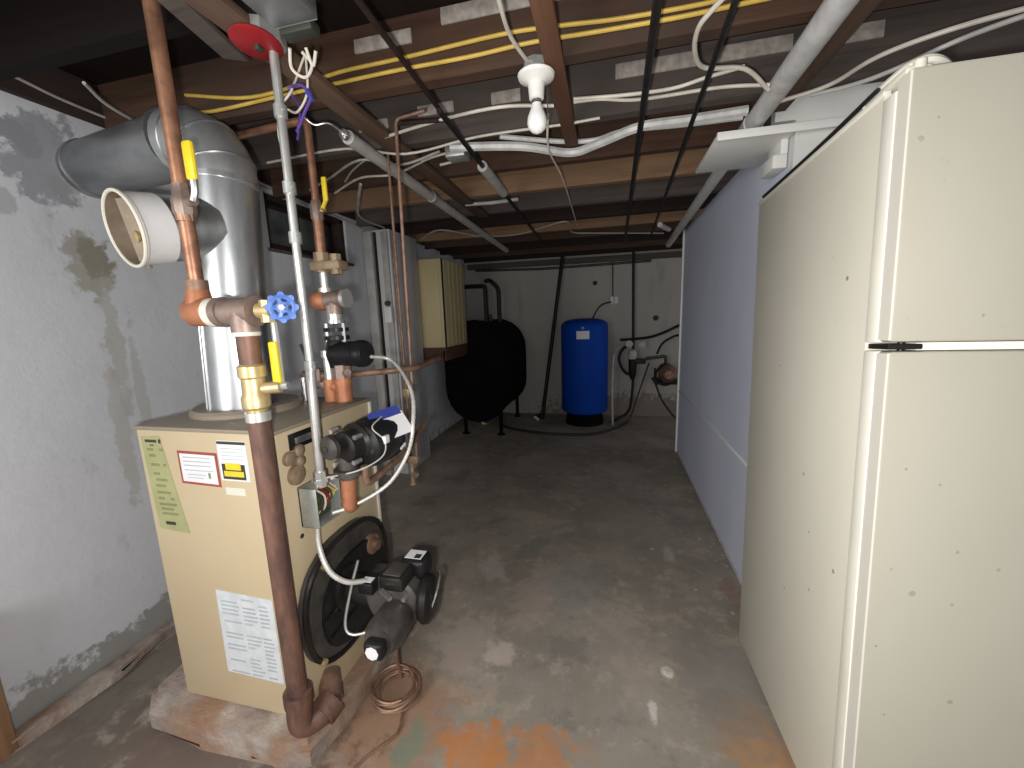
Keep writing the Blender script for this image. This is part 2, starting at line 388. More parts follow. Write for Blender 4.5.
# window
wf = MB()
wf.box(-2.16, -1.99, WY0, WY0 + .035, WZ0, WZ1).box(-2.16, -1.99, WY1 - .035, WY1, WZ0, WZ1).box(-2.16, -1.99, WY0, WY1, WZ0, WZ0 + .03).box(-2.16, -1.99, WY0, WY1, WZ1 - .03, WZ1)
wf.box(-2.11, -2.07, WY0, WY0 + .07, WZ0, WZ1).box(-2.11, -2.07, WY1 - .07, WY1, WZ0, WZ1).box(-2.11, -2.07, WY0, WY1, WZ0, WZ0 + .055).box(-2.11, -2.07, WY0, WY1, WZ1 - .05, WZ1).box(-2.11, -2.07, 2.46, 2.49, WZ0, WZ1)
wfo = struct('window_1', wf, 'sill_wood')
struct('pane', MB().box(-2.095, -2.085, WY0 + .03, WY1 - .03, WZ0 + .02, WZ1 - .02), 'pane', wfo)
struct('sill', MB().box(-2.0, -1.955, WY0 - .02, WY1 + .05, WZ0 - .02, WZ0, .004), 'joist_grey', wfo)
# ceiling: boards over joists
ceil = struct('ceiling', MB().box(-2.2, 2.4, -1.6, 5.7, ZS, ZS + .03), 'subfloor')
cols = {0: 'joist_shaded', 1: 'joist', 2: 'joist_grey', 3: 'joist', 4: 'joist_light', 5: 'joist_grey', 6: 'joist_dark', 7: 'joist_light', 8: 'joist', 9: 'joist_dark', 10: 'joist', 11: 'joist_dark'}
ys = [-1.13, -.72, -.32, .09, .494] + [.90 + .406 * i for i in range(12)]
for i, y in enumerate(ys):
    k = i - 5
    struct('joist', MB().box(-1.92, 2.4, y, y + .045, ZJ + random.uniform(-.004, .004), ZS), cols.get(k, 'joist_dark' if k > 0 else 'joist_shaded'), ceil)
# pale plaster keys and patches left on the joist faces
for x0, x1, z0, z1, yj in [(.02, .30, 2.235, 2.285, 1.702), (.36, .60, 2.235, 2.285, 1.702), (.64, .86, 2.23, 2.28, 1.702), (-.78, -.62, 2.215, 2.255, 1.702), (-1.06, -.92, 2.19, 2.23, 1.702), (-.46, -.34, 2.215, 2.26, 1.702),
                           (-.50, -.10, 2.26, 2.305, 1.298), (-.80, -.60, 2.23, 2.27, 1.298)]:
    struct('plaster_patch', MB().box(x0, x1, yj, yj + .01, z0, z1, .003), 'plaster_patch', ceil)
# boards nailed under the joists
struct('trim_3', MB().box(-.925, -.845, .3, 2.95, 2.095, 2.118, .003), 'board_y')
struct('trim_4', MB().box(-.185, -.130, .55, 1.90, 2.10, 2.118, .003), 'board_red')
struct('trim_5', MB().box(.55, .625, .3, 1.80, 2.085, 2.118, .003), 'board_y')
struct('trim_6', MB().box(-1.9, .9, 5.44, 5.5, 2.03, 2.10), 'joist_grey')

# soffit shelf over the partition
t = thing('wall_shelf', 'white painted shelf board jutting out below the ceiling beside the refrigerator', 'shelf', (.6, 2.0, 2.03))
part('board', MB().box(.395, 1.2, 1.775, 1.79, 2.005, 2.035, .003).box(.395, .665, 1.79, 2.17, 2.012, 2.030, .003), 'white_board', t)
part('bracket', MB().box(.615, .665, 1.86, 1.99, 1.91, 1.96, .004).box(.64, .665, 1.86, 1.99, 1.96, 2.03, .003), 'white_board', t)

# ---------------------------------------------------------------- refrigerator
FR = thing('refrigerator', 'tall cream top-freezer refrigerator with scuffed doors on the right', 'refrigerator', (.93, 1.30, 0))
t = FR
FX0, FX1, FY = .552, 1.31, .962
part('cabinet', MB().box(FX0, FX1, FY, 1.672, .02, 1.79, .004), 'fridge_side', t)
part('base_grille', MB().box(FX0 + .03, FX1 - .03, FY - .04, FY + .02, .012, .09, .004), 'black_plate', t)
part('gasket', MB().box(FX0 - .003, FX1 - .003, FY - .040, FY, .09, 1.262, .003).box(FX0 - .003, FX1 - .003, FY - .040, FY, 1.280, 1.775, .003), 'gasket_white', t)
def fdoor(name, z0, z1, marks):
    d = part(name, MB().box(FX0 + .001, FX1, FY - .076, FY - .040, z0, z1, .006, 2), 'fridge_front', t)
    part('door_edge', MB().box(FX0 - .0005, FX0 + .006, FY - .0745, FY - .0405, z0 + .004, z1 - .004), 'fridge_edge_lit', t, d)
    def adds(mb):
        for x, z, r in marks: mb.lathe((x, FY - .0758, z), (0, -1, 0), [(0, r), (.0008, r * .8)], 10)
    pattern(d, 'spot', adds, t.location)
    return d
fd = fdoor('freezer_door', 1.281, 1.795, [(.575, 1.665, .006), (.60, 1.70, .003), (.78, 1.4, .003), (.70, 1.33, .003)])
md = fdoor('main_door', .09, 1.262, [(.63, .75, .007), (.70, .735, .004), (.715, .515, .006), (.575, .62, .003), (.60, 1.02, .003), (.66, .99, .003), (.77, .82, .004), (.60, .46, .003), (.70, .85, .004), (.59, .80, .003)])
for z0, z1, dr in ((.85, 1.20, md), (1.34, 1.60, fd)):
    part('handle', MB().box(FX1 - .06, FX1 - .02, FY - .115, FY - .095, z0, z1, .008).box(FX1 - .06, FX1 - .02, FY - .10, FY - .07, z0 + .01, z0 + .05).box(FX1 - .06, FX1 - .02, FY - .10, FY - .07, z1 - .05, z1 - .01), 'fridge_white', t, dr)
part('hinge', MB().box(FX0 + .002, FX0 + .06, FY - .072, FY - .005, 1.266, 1.277, .002).cyl((FX0 + .03, FY - .06, 1.258), (FX0 + .03, FY - .06, 1.285), .006), 'black_plate', t)
part('divider_rail', MB().box(FX0 + .055, FX1 - .004, FY - .062, FY, 1.2635, 1.2795, .002), 'gasket_white', t)
part('top_hinge', MB().box(FX0 + .005, FX0 + .05, FY - .05, FY + .08, 1.797, 1.812, .005).cyl((FX0 + .03, FY - .045, 1.79), (FX0 + .03, FY - .045, 1.82), .010), 'fridge_white', t)
part('side_trim', MB().box(FX0 - .003, FX0 + .012, FY, 1.672, 1.786, 1.796, .002), 'fridge_edge_lit', t)
def adds(mb):
    for y, z, r in [(1.20, .90, .005), (1.05, 1.43, .006), (1.13, .59, .004), (1.02, .71, .006), (1.40, 1.2, .003), (1.28, .5, .004), (1.15, .75, .003)]:
        mb.lathe((FX0, y, z), (-1, 0, 0), [(0, r), (.0008, r * .8)], 10)
pattern(next(c for c in FR.children if c.name.startswith('cabinet')), 'spot', adds, FR.location)
FR.rotation_euler.x = math.radians(-3.4)

# ---------------------------------------------------------------- boiler on its pad
pad = MB()
rp = [(-1.60, .90), (-1.52, .835), (-1.30, .825), (-1.1, .832), (-.96, .815), (-.885, .845), (-.862, .95), (-.858, 1.15), (-.855, 1.35), (-.85, 1.52), (-1.2, 1.55), (-1.57, 1.54), (-1.61, 1.2)]
pad.prism([(x, y, 0) for x, y in rp], (0, 0, .10), .022)
single('equipment_pad', 'rough rust-stained concrete pad under the beige boiler', 'pad', pad, 'pad')

BX0, BX1, BY0, BY1, BZ0, BZ1 = -1.445, -.92, .91, 1.38, .10, 1.08
t = thing('boiler', 'beige steel boiler with stickers on the front and a black oval burner door', 'boiler', (-1.18, 1.15, .10))
part('jacket', MB().box(BX0, BX1, BY0, BY1, BZ0, BZ1 - .012, .006), 'jacket', t)
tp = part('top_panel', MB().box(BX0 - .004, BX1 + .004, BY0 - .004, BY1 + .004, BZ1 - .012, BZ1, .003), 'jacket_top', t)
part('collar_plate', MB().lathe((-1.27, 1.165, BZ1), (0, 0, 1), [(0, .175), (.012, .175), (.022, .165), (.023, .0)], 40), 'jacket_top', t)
def sticker(name, x0, x1, z0, z1, mat, y=BY0): return part(name, MB().box(x0, x1, y - .0015, y, z0, z1), mat, t)
def prints(under, bars, mat, y=BY0 - .0015):
    def adds(mb):
        for x0, x1, z0, z1 in bars: mb.box(x0, x1, y - .0006, y, z0, z1)
    pattern(under, mat, adds, t.location)
# tall green rating sheet
g = part('rating_sheet', MB().prism([(-1.428, BY0, 1.045), (-1.352, BY0, 1.050), (-1.297, BY0, .728), (-1.418, BY0, .735)], (0, -.0015, 0)), 'paper_green', t)
g['label'] = 'tall pale green rating sheet'
rb = []
for z, segs in [(1.005, [(-1.41, -1.385), (-1.36, -1.345)]), (.985, [(-1.405, -1.38)]), (.955, [(-1.405, -1.37), (-1.355, -1.345)]), (.925, [(-1.40, -1.375)]), (.905, [(-1.395, -1.35)]), (.885, [(-1.40, -1.36)]), (.862, [(-1.40, -1.345)]), (.842, [(-1.40, -1.375), (-1.35, -1.335)]), (.822, [(-1.40, -1.33)]), (.806, [(-1.395, -1.345)]), (.79, [(-1.395, -1.33)])]:
    for a, b in segs: rb.append((a, b, z - .004, z + .004))
prints(g, rb, 'olive_ink')
prints(g, [(-1.412, -1.366, 1.028, 1.037), (-1.358, -1.349, 1.026, 1.039), (-1.395, -1.38, 1.017, 1.021), (-1.388, -1.348, .752, .763)], 'ink')
# red bordered notice
r = part('notice', MB().prism([(-1.290, BY0, 1.006), (-1.139, BY0, 1.004), (-1.139, BY0, .896), (-1.290, BY0, .900)], (0, -.0015, 0)), 'red_border', t)
r['label'] = 'white notice with a red border'
part('sheet', MB().prism([(-1.282, BY0 - .0015, .998), (-1.147, BY0 - .0015, .996), (-1.147, BY0 - .0015, .904), (-1.282, BY0 - .0015, .908)], (0, -.0006, 0)), 'paper', t, r)
prints(r, [(-1.270, -1.165, .985 - k * .013, .988 - k * .013) for k in range(3)] + [(-1.27, -1.16, .944, .9465), (-1.262, -1.19, .930, .9325), (-1.262, -1.2, .920, .922)], 'faint_ink', BY0 - .0021)
prints(r, [(-1.180, -1.172, .922, .940)], 'olive_ink', BY0 - .0021)
# white and yellow warning sticker
w = sticker('warning_sticker', -1.132, -1.027, .920, 1.045, 'paper'); w['label'] = 'white sticker with a black and yellow warning block'
prints(w, [(-1.131, -1.028, 1.034, 1.043), (-1.124, -1.040, .925, .973)], 'ink')
prints(w, [(-1.110, -1.054, .955, .976), (-1.118, -1.046, .934, .951)], 'yellow', BY0 - .0021)
prints(w, [(-1.12, -1.04, 1.02 - k * .011, 1.022 - k * .011) for k in range(4)], 'faint_ink')
sticker('paper_scrap', -1.124, -1.052, .874, .898, 'fridge_white')
s = part('spec_sheet', MB().prism([(-1.232, BY0, .538), (-1.014, BY0, .530), (-1.014, BY0, .226), (-1.238, BY0, .232)], (0, -.0015, 0)), 'paper_grey', t); s['label'] = 'pale specification sheet low on the jacket'
bars = []
for k in range(20):
    z = .515 - k * .0145
    if k in (7, 8): continue
    for a, b in ((-1.218, -1.15 + random.uniform(-.01, .01)), (-1.135, -1.09 + random.uniform(-.02, .02)), (-1.07, -1.03 + random.uniform(-.01, .0))):
        if random.random() < .8: bars.append((a, b, z - .003, z + .003))
prints(s, bars, 'faint_ink')
# right face: nameplate slot, knockouts, burner door
part('nameplate_slot', MB().box(BX1, BX1 + .004, .955, 1.06, 1.005, 1.055, .001), 'black_paint', t)
part('nameplate', MB().box(BX1 + .004, BX1 + .008, .975, 1.05, 1.02, 1.04, .001), 'chrome', t)
for y, z, rr in [(.945, .985, .022), (.985, .998, .020), (.985, .965, .018), (.965, .928, .032)]:
    part('knockout_cover', MB().lathe((BX1, y, z), (1, 0, 0), [(0, rr), (.012, rr * .95), (.016, rr * .7), (.018, .002)], 16), 'knockout', t)
part('peg_hole', MB().lathe((BX1, .961, .728), (1, 0, 0), [(0, .008), (.002, .007)], 12), 'ink', t)
part('front_edge_trim', MB().box(BX1 - .002, BX1 + .006, BY1 - .012, BY1 + .003, BZ0, BZ1 - .015, .002), 'fridge_white', t)
def oval(cy, cz, a, b, x, n=36, e=.8):
    out = []
    for k in range(n):
        th = 2 * PI * k / n; c, s_ = math.cos(th), math.sin(th)
        out.append((x, cy + a * math.copysign(abs(c) ** e, c), cz + b * math.copysign(abs(s_) ** e, s_)))
    return out
OY, OZ = 1.13, .445
d = part('burner_door', MB().prism(oval(OY, OZ, .235, .215, BX1), (.028, 0, 0), .008), 'soot_grey', t); d['label'] = 'black oval burner door'
part('door_rim', MB().sweep([V(p) for p in oval(OY, OZ, .228, .208, BX1 + .028)] + [V(oval(OY, OZ, .228, .208, BX1 + .028)[0])], .010, 8), 'black_plate', t, d)
part('inner_plate', MB().prism(oval(OY + .02, OZ - .03, .185, .155, BX1 + .028), (.012, 0, 0), .004), 'black_paint', t, d)
for z, y0, y1 in ((.43, .97, 1.12), (.35, .99, 1.14)):
    part('rib', MB().sweep([(BX1 + .044, y0, z), (BX1 + .044, y1, z + .012)], .005, 6), 'black_plate', t, d)
part('sight_plug', MB().lathe((BX1 + .026, 1.255, .53), (1, 0, 0), [(0, .04), (.02, .038), (.022, .022), (.04, .02), (.042, .001)], 16), 'old_copper', t, d)
for y, z in ((.945, .30), (1.0, .60), (1.31, .30)):
    part('door_bolt', MB().cyl((BX1 + .02, y, z), (BX1 + .045, y, z), .011, None, 6), 'brass', t, d)

# ---------------------------------------------------------------- oil burner
t = thing('oil_burner', 'black oil burner with motor bolted to the boiler door near the floor', 'burner', (-.70, 1.08, .3))
hx, hy, hz = -.69, 1.10, .46
part('air_tube', MB().cyl((BX1 + .04, hy, hz), (hx, hy, hz), .05), 'black_iron', t)
part('mounting_flange', MB().lathe((BX1 + .038, hy, hz), (1, 0, 0), [(0, .08), (.015, .08), (.018, .05)], 24), 'black_plate', t)
hs = MB().lathe((hx, hy - .055, hz), (0, 1, 0), [(0, .02), (.003, .085), (.012, .095), (.10, .095), (.11, .085), (.112, .02)], 28).box(hx - .10, hx - .02, hy - .05, hy + .05, hz - .02, hz + .075, .012)
part('blower_housing', hs, 'soot_grey', t)
mo = part('motor', MB().lathe((hx + .025, hy - .055, hz - .035), (0, -1, 0), [(0, .056), (.01, .060), (.085, .060), (.10, .056), (.115, .048)], 26), 'soot_grey', t)
ec = part('end_cap', MB().box(hx - .008, hx + .056, .893, .932, hz - .070, hz - .012, .014, 3), 'black_paint', t, mo)
part('end_label', MB().lathe((hx + .024, .893, hz - .041), (0, -1, 0), [(0, .022), (.0015, .021)], 8), 'paper', t, mo)
tr = part('transformer', MB().box(hx - .02, hx + .065, hy - .08, hy + .01, hz + .065, hz + .115, .010), 'black_plate', t)
part('lid_plate', MB().box(hx - .008, hx + .052, hy - .07, hy + .0, hz + .115, hz + .119, .002), 'soot_grey', t, tr)
pc = part('control_box', MB().box(hx + .005, hx + .098, hy + .005, hy + .085, hz + .045, hz + .122, .020, 3), 'black_paint', t)
part('control_label', MB().box(hx + .022, hx + .082, hy + .020, hy + .068, hz + .122, hz + .1235), 'paper', t, pc)
part('label_window', MB().box(hx + .055, hx + .076, hy + .022, hy + .044, hz + .1235, hz + .125), 'ink', t, pc)
part('junction_cover', MB().box(hx - .095, hx - .04, hy - .085, hy - .02, hz + .045, hz + .085, .006), 'black_paint', t)
part('white_sticker', MB().box(hx - .085, hx - .05, hy - .075, hy - .05, hz + .085, hz + .0865), 'paper', t)
part('silver_latch', MB().obox((hx + .02, hy - .105, hz + .075), (1, -.5, -.2), (.5, 1, 0), (.2, 0, 1), .05, .012, .010), 'chrome', t)
pf = part('fuel_pump', MB().lathe((hx + .01, hy + .055, hz - .02), (0, 1, 0), [(0, .045), (.01, .05), (.06, .05), (.065, .04), (.08, .03)], 8), 'black_iron', t)
part('fan_disc', MB().lathe((hx + .085, hy + .005, hz - .01), (1, .15, 0), [(0, .07), (.012, .078), (.03, .076), (.04, .06), (.043, .01)], 28), 'black_plate', t)
part('nozzle_line', MB().tube([(hx + .125, hy - .02, hz - .03), (hx + .14, hy + .0, hz + .02), (hx + .13, hy + .06, hz + .05), (hx + .10, hy + .10, hz + .03)], .004), 'chrome', t)
part('oil_tube', MB().tube([(hx + .01, hy - .02, hz - .10), (hx - .01, hy - .03, hz - .2), (hx - .02, hy - .0, .12)], .006), 'rust_steel', t)
part('thin_pipe', MB().tube([(hx - .13, hy - .02, hz + .12), (hx - .15, hy - .05, hz + .02), (hx - .16, hy - .08, hz - .08), (hx - .13, hy - .085, hz - .11), (hx - .05, hy - .07, hz - .09)], .005), 'conduit', t)
for dx, dz in ((.055, .03), (.03, -.09)):
    part('bolt', MB().cyl((hx + dx, hy - .066, hz + dz), (hx + dx, hy - .05, hz + dz), .008, None, 6), 'chrome', t)

# coil of tubing on the floor
cp = []
cx0, cy0 = -.785, 1.12
for k in range(0, 16 * 6 + 1):
    a = k * 2 * PI / 16; rr = .072 + .016 * math.sin(k * .39 + .5); ox = .012 * math.sin(k * .13); cp.append((cx0 + ox + rr * 1.05 * math.cos(a - .6), cy0 + ox * .6 + rr * 1.1 * math.sin(a - .6), .008 + .009 * (k / 16) + .004 * math.sin(k * .9)))
cp = [(-.80, .82, .006), (-.76, .92, .006), (-.70, 1.0, .008)] + cp
cp = [V(p) + V((.02, .0, 0)) for p in cp]
single('tubing_coil', 'loose coil of dull brown tubing on the floor below the oil burner', 'tubing', MB().sweep(smooth_path(cp, 3), .005, 7), 'coil')

# ---------------------------------------------------------------- flue
t = thing('flue_pipe', 'galvanized flue pipe rising from the boiler and turning into the left wall', 'flue', (-1.24, 1.15, BZ1))
FB = V((-1.265, 1.13, BZ1 + .02)); FT = V((-1.232, 1.15, 1.86))
ax = (FT - FB).normalized()
def fl(z): return FB + (FT - FB) * ((z - FB.z) / (FT.z - FB.z))
part('lower_section', MB().sweep([fl(1.09), fl(1.40)], .098, 28).sweep([fl(1.385), fl(1.40)], .103, 28), 'galv', t)
rm = MB()
for a in (3.5, 4.1, 4.4):
    o_ = V((math.cos(a), math.sin(a), 0)) * .097; rm.sweep([fl(1.10) + o_, fl(1.39) + o_], .005, 6)
part('seam_rib', rm, 'galv', t)
part('tee_section', MB().sweep([fl(1.40), fl(1.845)], .102, 28).sweep([fl(1.835), fl(1.85)], .107, 28), 'galv', t)
EL = [fl(1.84)]
cen = V((-1.232 - .15, 1.15, 1.845))
for k in range(0, 7):
    a = k * PI / 12; EL.append(V((cen.x + .15 * math.cos(a), 1.15 + .01 * k / 6, cen.z + .135 * math.sin(a))))
e = part('elbow', MB().sweep(EL, .104, 28), 'galv_mid', t)
sm = MB()
for k in (1, 3, 5):
    sm.torus(EL[k + 1], EL[k + 2] - EL[k] if k + 2 < len(EL) else EL[-1] - EL[-2], .104, .004, 28, 6)
part('elbow_seam', sm, 'galv_dark', t, e)
h0 = EL[-1]; h1 = V((-1.965, 1.255, 1.99))
hp = part('horizontal_section', MB().sweep([h0, h1], .098, 28).sweep([h0, h0 + (h1 - h0) * .04], .107, 28), 'galv_dark', t)
part('wall_collar', MB().torus(h1 + (h0 - h1) * .08, h1 - h0, .098, .006, 28, 6), 'galv_dark', t, hp)
dn = V((-.2549, -.9513, -.1736)).normalized(); d0 = fl(1.70) + dn * .05
DAX = dn
br = part('branch_collar', MB().sweep([d0, d0 + dn * .145], .094, 28), 'galv', t)
t2 = thing('draft_regulator', 'white round draft regulator with an open beige mouth on the flue side branch', 'draft regulator', d0 + dn * .14)
q = d0 + dn * .135
rg = MB().lathe(q, dn, [(0, .096), (.0, .097), (.072, .098), (.078, .103), (.084, .103), (.084, .095), (.02, .093), (.0, .093)], 36, cap=False)
part('barrel', rg, 'damper_white', t2)
part('mouth_ring', MB().torus(q + dn * .084, dn, .0995, .005, 36, 8), 'fridge_white', t2)
dd, du, dv = frame(dn)
part('inner_liner', MB().lathe(q + dn * .004, dn, [(0, .0), (.002, .090), (.080, .094)], 32, cap=False), 'damper_inside', t2)
part('damper_plate', MB().obox(q + dn * .035, (du * .75 + dd * .66), dv, (du * .66 - dd * .75), .09, .17, .004), 'damper_inside', t2)
part('adjusting_screw', MB().cyl(q + dn * .02 + dv * .02, q + dn * .06 + dv * .02, .007, None, 8).lathe(q + dn * .06 + dv * .02, dn, [(0, .016), (.006, .016), (.008, .002)], 12), 'brass', t2)
part('set_screw', MB().cyl(q + dn * .045 + du * .04 + dv * .085, q + dn * .045 + du * .045 + dv * .103, .009, None, 10), 'grey_steel', t2)

# ---------------------------------------------------------------- main steel and copper riser by the boiler corner
RX, RY = -.915, .862
t = thing('supply_riser', 'rusty steel riser at the boiler corner turning to copper and rising to the ceiling', 'pipe', (RX, RY, .10))
part('steel_pipe', MB().cyl((RX, RY, .17), (RX, RY, 1.13), .028), 'rust_steel', t)
part('base_elbow', MB().sweep(fillet([(RX, RY, .26), (RX, RY - .005, .145), (-.875, .915, .15), (-.868, .945, .165)], .05, 8), .037, 18).sweep([(RX, RY, .235), (RX, RY, .275)], .041, 18).sweep([(-.876, .90, .150), (-.866, .945, .165)], .045, 18), 'rust_steel', t)
part('elbow_nipple', MB().sweep([(-.868, .94, .165), (-.92, 1.0, .20)], .035, 16), 'old_copper', t)
part('steel_collar', MB().cyl((RX, RY, 1.125), (RX, RY, 1.15), .031), 'conduit', t)
bv = part('brass_valve', MB().lathe((RX, RY, 1.145), (0, 0, 1), [(0, .025), (.012, .026), (.018, .034), (.045, .034), (.055, .029), (.095, .029), (.10, .034), (.128, .034), (.135, .026)], 10).cyl((RX, RY, 1.21), (RX + .065, RY + .02, 1.215), .016, None, 12), 'brass', t)
lv = part('valve_stem', MB().cyl((RX + .06, RY + .02, 1.215), (RX + .085, RY + .025, 1.217), .010, None, 8).sweep([(RX + .064, RY + .026, 1.215), (RX + .064, RY + .026, 1.40)], .009, 8), 'zinc', t)
part('lever', MB().box(RX + .047, RX + .073, RY + .012, RY + .024, 1.225, 1.335, .005), 'yellow', t)
part('black_nipple', MB().cyl((RX, RY, 1.27), (RX, RY, 1.36), .027), 'rust_steel', t)
part('nipple_ring', MB().cyl((RX, RY, 1.352), (RX, RY, 1.366), .033), 'fridge_white', t)
TZ = 1.415
part('steel_tee', MB().sweep([(RX - .07, RY, TZ), (RX + .04, RY, TZ)], .034, 20).sweep([(RX, RY, 1.362), (RX, RY, TZ)], .034, 20).sweep([(RX - .075, RY, TZ), (RX - .055, RY, TZ)], .039, 20).sweep([(RX + .03, RY, TZ), (RX + .042, RY, TZ)], .038, 20), 'grey_steel', t)
part('union_ring', MB().sweep([(RX - .10, RY, TZ), (RX - .078, RY, TZ)], .038, 20), 'fridge_white', t)
part('copper_elbow', MB().lathe((RX - .095, RY, TZ + .003), (-1, 0, 0), [(0, .030), (.01, .038), (.065, .038), (.075, .032), (.082, .024)], 22).sweep([(RX - .138, RY, TZ), (RX - .138, RY, TZ + .06)], [.036, .026], 20), 'orange_copper', t)
CX = RX - .138
part('copper_collar', MB().cyl((CX, RY, TZ + .06), (CX, RY, TZ + .085), .026), 'old_copper', t)
part('copper_pipe', MB().cyl((CX, RY, TZ + .07), (CX, RY, 1.655), .0178, None, 18).cyl((CX, RY, 1.72), (CX, RY, 2.30), .0178, None, 18).cyl((CX, RY, 1.645), (CX, RY, 1.665), .021, None, 18), 'copper', t)
va = part('ball_valve', MB().lathe((CX, RY, 1.645), (0, 0, 1), [(0, .021), (.015, .022), (.022, .026), (.055, .026), (.062, .022), (.09, .021)], 8).cyl((CX, RY, 1.69), (CX + .045, RY - .01, 1.69), .012, None, 10), 'grey_steel', t)
part('handle_link', MB().sweep([(CX + .045, RY - .01, 1.69), (CX + .056, RY - .012, 1.71), (CX + .058, RY - .012, 1.74)], .008, 8), 'chrome', t, va)
part('handle', MB().box(CX + .043, CX + .073, RY - .022, RY - .008, 1.735, 1.825, .007), 'yellow', t, va)
# gate valve with blue wheel on the tee end
gv = part('drain_branch', MB().sweep([(RX + .05, RY, TZ), (RX + .09, RY, TZ)], .020, 14).sweep([(RX + .075, RY, TZ - .03), (RX + .075, RY, TZ + .025)], .018, 8), 'brass', t)
wx = RX + .130
wh = MB().torus((wx, RY - .01, TZ + .005), (.5, -.85, 0), .027, .007, 24, 8)
d_, u_, v_ = frame((.5, -.85, 0))
wc = V((wx, RY - .01, TZ + .005))
for k in range(5):
    a = 2 * PI * k / 5; wh.sweep([wc, wc + (u_ * math.cos(a) + v_ * math.sin(a)) * .027], .0068, 6)
for k in range(8):
    a = 2 * PI * k / 8; p = wc + (u_ * math.cos(a) + v_ * math.sin(a)) * .031; wh.cyl(p - d_ * .006, p + d_ * .006, .008, None, 8)
wh.cyl(wc - d_ * .008, wc + d_ * .006, .014, None, 14)
part('blue_handwheel', wh, 'blue', t)
part('wheel_nut', MB().cyl(wc + d_ * .004, wc + d_ * .014, .008, None, 6).cyl(wc - d_ * .045, wc - d_ * .006, .006, None, 8), 'chrome', t)

# ---------------------------------------------------------------- electrical conduit down to the junction box
t = thing('electrical_conduit', 'bright metal conduit dropping from the ceiling to the boiler junction box', 'conduit', (-.85, 1.0, .87))
part('conduit_tube', MB().cyl((-.85, 1.0, 1.24), (-.85, 1.0, 2.11), .0115, None, 14).cyl((-.862, 1.0, .885), (-.852, 1.0, 1.245), .0135, None, 14), 'conduit', t)
for z in (1.24, 1.60, 1.73, 1.92):
    part('coupling', MB().cyl((-.85, 1.0, z), (-.85, 1.0, z + .03), .0165, None, 12).cyl((-.836, .992, z + .015), (-.828, .988, z + .015), .004, None, 6), 'zinc', t)
part('lower_connector', MB().cyl((-.862, 1.0, .88), (-.862, 1.0, .93), .020, None, 8).cyl((-.862, 1.0, .895), (-.862, 1.0, .905), .026, None, 8), 'chrome', t)
t = thing('junction_box', 'open square junction box full of wires on the boiler right face', 'electrical box', (-.89, 1.02, .745))
jb = MB().box(-.92, -.915, .965, 1.075, .755, .885).box(-.92, -.855, .965, .968, .755, .885, .001).box(-.92, -.855, 1.072, 1.075, .755, .885, .001).box(-.92, -.855, .965, 1.075, .755, .758, .001).box(-.92, -.855, .965, 1.075, .882, .885, .001)
part('box_shell', jb, 'zinc', t)
part('wiring', MB().box(-.914, -.885, .975, 1.065, .765, .875, .01), 'pcb', t)
for k, mm in enumerate(['ink', 'cable_white', 'red', 'pcb', 'cable_yellow', 'cable_white']):
    y = .98 + k * .015
    part('wire', MB().tube([(-.885, y, .775 + .01 * k), (-.862, y + .01, .80 + .008 * k), (-.868, y + .02, .84), (-.88, y, .868)], .0035, 6, 4), mm, t)

# ---------------------------------------------------------------- circulator on the boiler side with paper tag
t = thing('circulator_pump', 'black circulator pump with a paper tag beside the boiler junction box', 'pump', (-.78, 1.12, .82))
px, pz = -.79, 1.015
part('motor_can', MB().lathe((px + .03, 1.075, pz - .03), (.22, 1, 0), [(0, .05), (.01, .068), (.03, .074), (.11, .074), (.13, .068), (.14, .05), (.142, .01)], 26), 'black_paint', t)
part('control_cover', MB().box(px - .02, px + .07, 1.11, 1.20, pz - .02, pz + .048, .016), 'black_paint', t)
vo = part('volute', MB().lathe((px - .005, 1.02, pz - .02), (.18, 1, 0), [(0, .03), (.01, .05), (.05, .055), (.06, .066), (.085, .066), (.09, .05)], 20), 'black_plate', t)
part('flange_knob', MB().lathe((px - .01, 1.0, pz - .005), (-.2, -1, 0), [(0, .026), (.008, .036), (.022, .036), (.028, .026), (.03, .008), (.034, .008), (.036, .001)], 20), 'soot_grey', t, vo)
for dz, dx in ((-.05, .04), (.03, .05), (-.06, -.03), (.045, -.03)):
    part('flange_bolt', MB().cyl((px + dx, 1.015, pz - .01 + dz), (px + dx + .004, 1.045, pz - .01 + dz), .008, None, 6), 'chrome', t, vo)
part('flange_pipe', MB().lathe((px - .005, 1.05, pz - .05), (0, 0, -1), [(0, .03), (.04, .03), (.042, .046), (.06, .046), (.062, .027), (.075, .027)], 18), 'soot_grey', t)
part('return_line', MB().pipe([(px + .045, 1.06, .93), (px + .045, 1.06, .865), (px + .06, 1.3, .89), (px + .0, 1.6, .93)], .012, .03), 'old_copper', t)
part('copper_stub', MB().cyl((px - .01, 1.05, pz - .12), (px - .015, 1.05, .83), .023, None, 18), 'orange_copper', t)
part('elbow_return', MB().sweep(fillet([(px - .015, 1.05, .86), (px - .015, 1.05, .79), (px - .03, 1.09, .785), (BX1, 1.10, .78)], .015), .022, 14), 'orange_copper', t)
part('sensor_lead', MB().tube([(px + .07, 1.14, pz + .055), (px + .075, 1.075, pz + .035), (px + .105, 1.09, pz - .01), (px + .105, 1.07, pz - .055), (px + .05, 1.02, pz - .085), (-.855, 1.0, .905)], .0024), 'cable_grey', t)
part('terminal_tab', MB().box(px + .098, px + .112, 1.085, 1.11, pz - .02, pz + .005, .002), 'paper', t)
part('rating_mark', MB().obox((px + .128, 1.16, pz - .05), (.05, 1, .35), (1, 0, 0), (0, -.35, 1), .03, .003, .008), 'paper', t)
t = thing('paper_tag', 'white and blue paper tag draped over the black circulator pump', 'tag', (-.69, 1.165, 1.03))
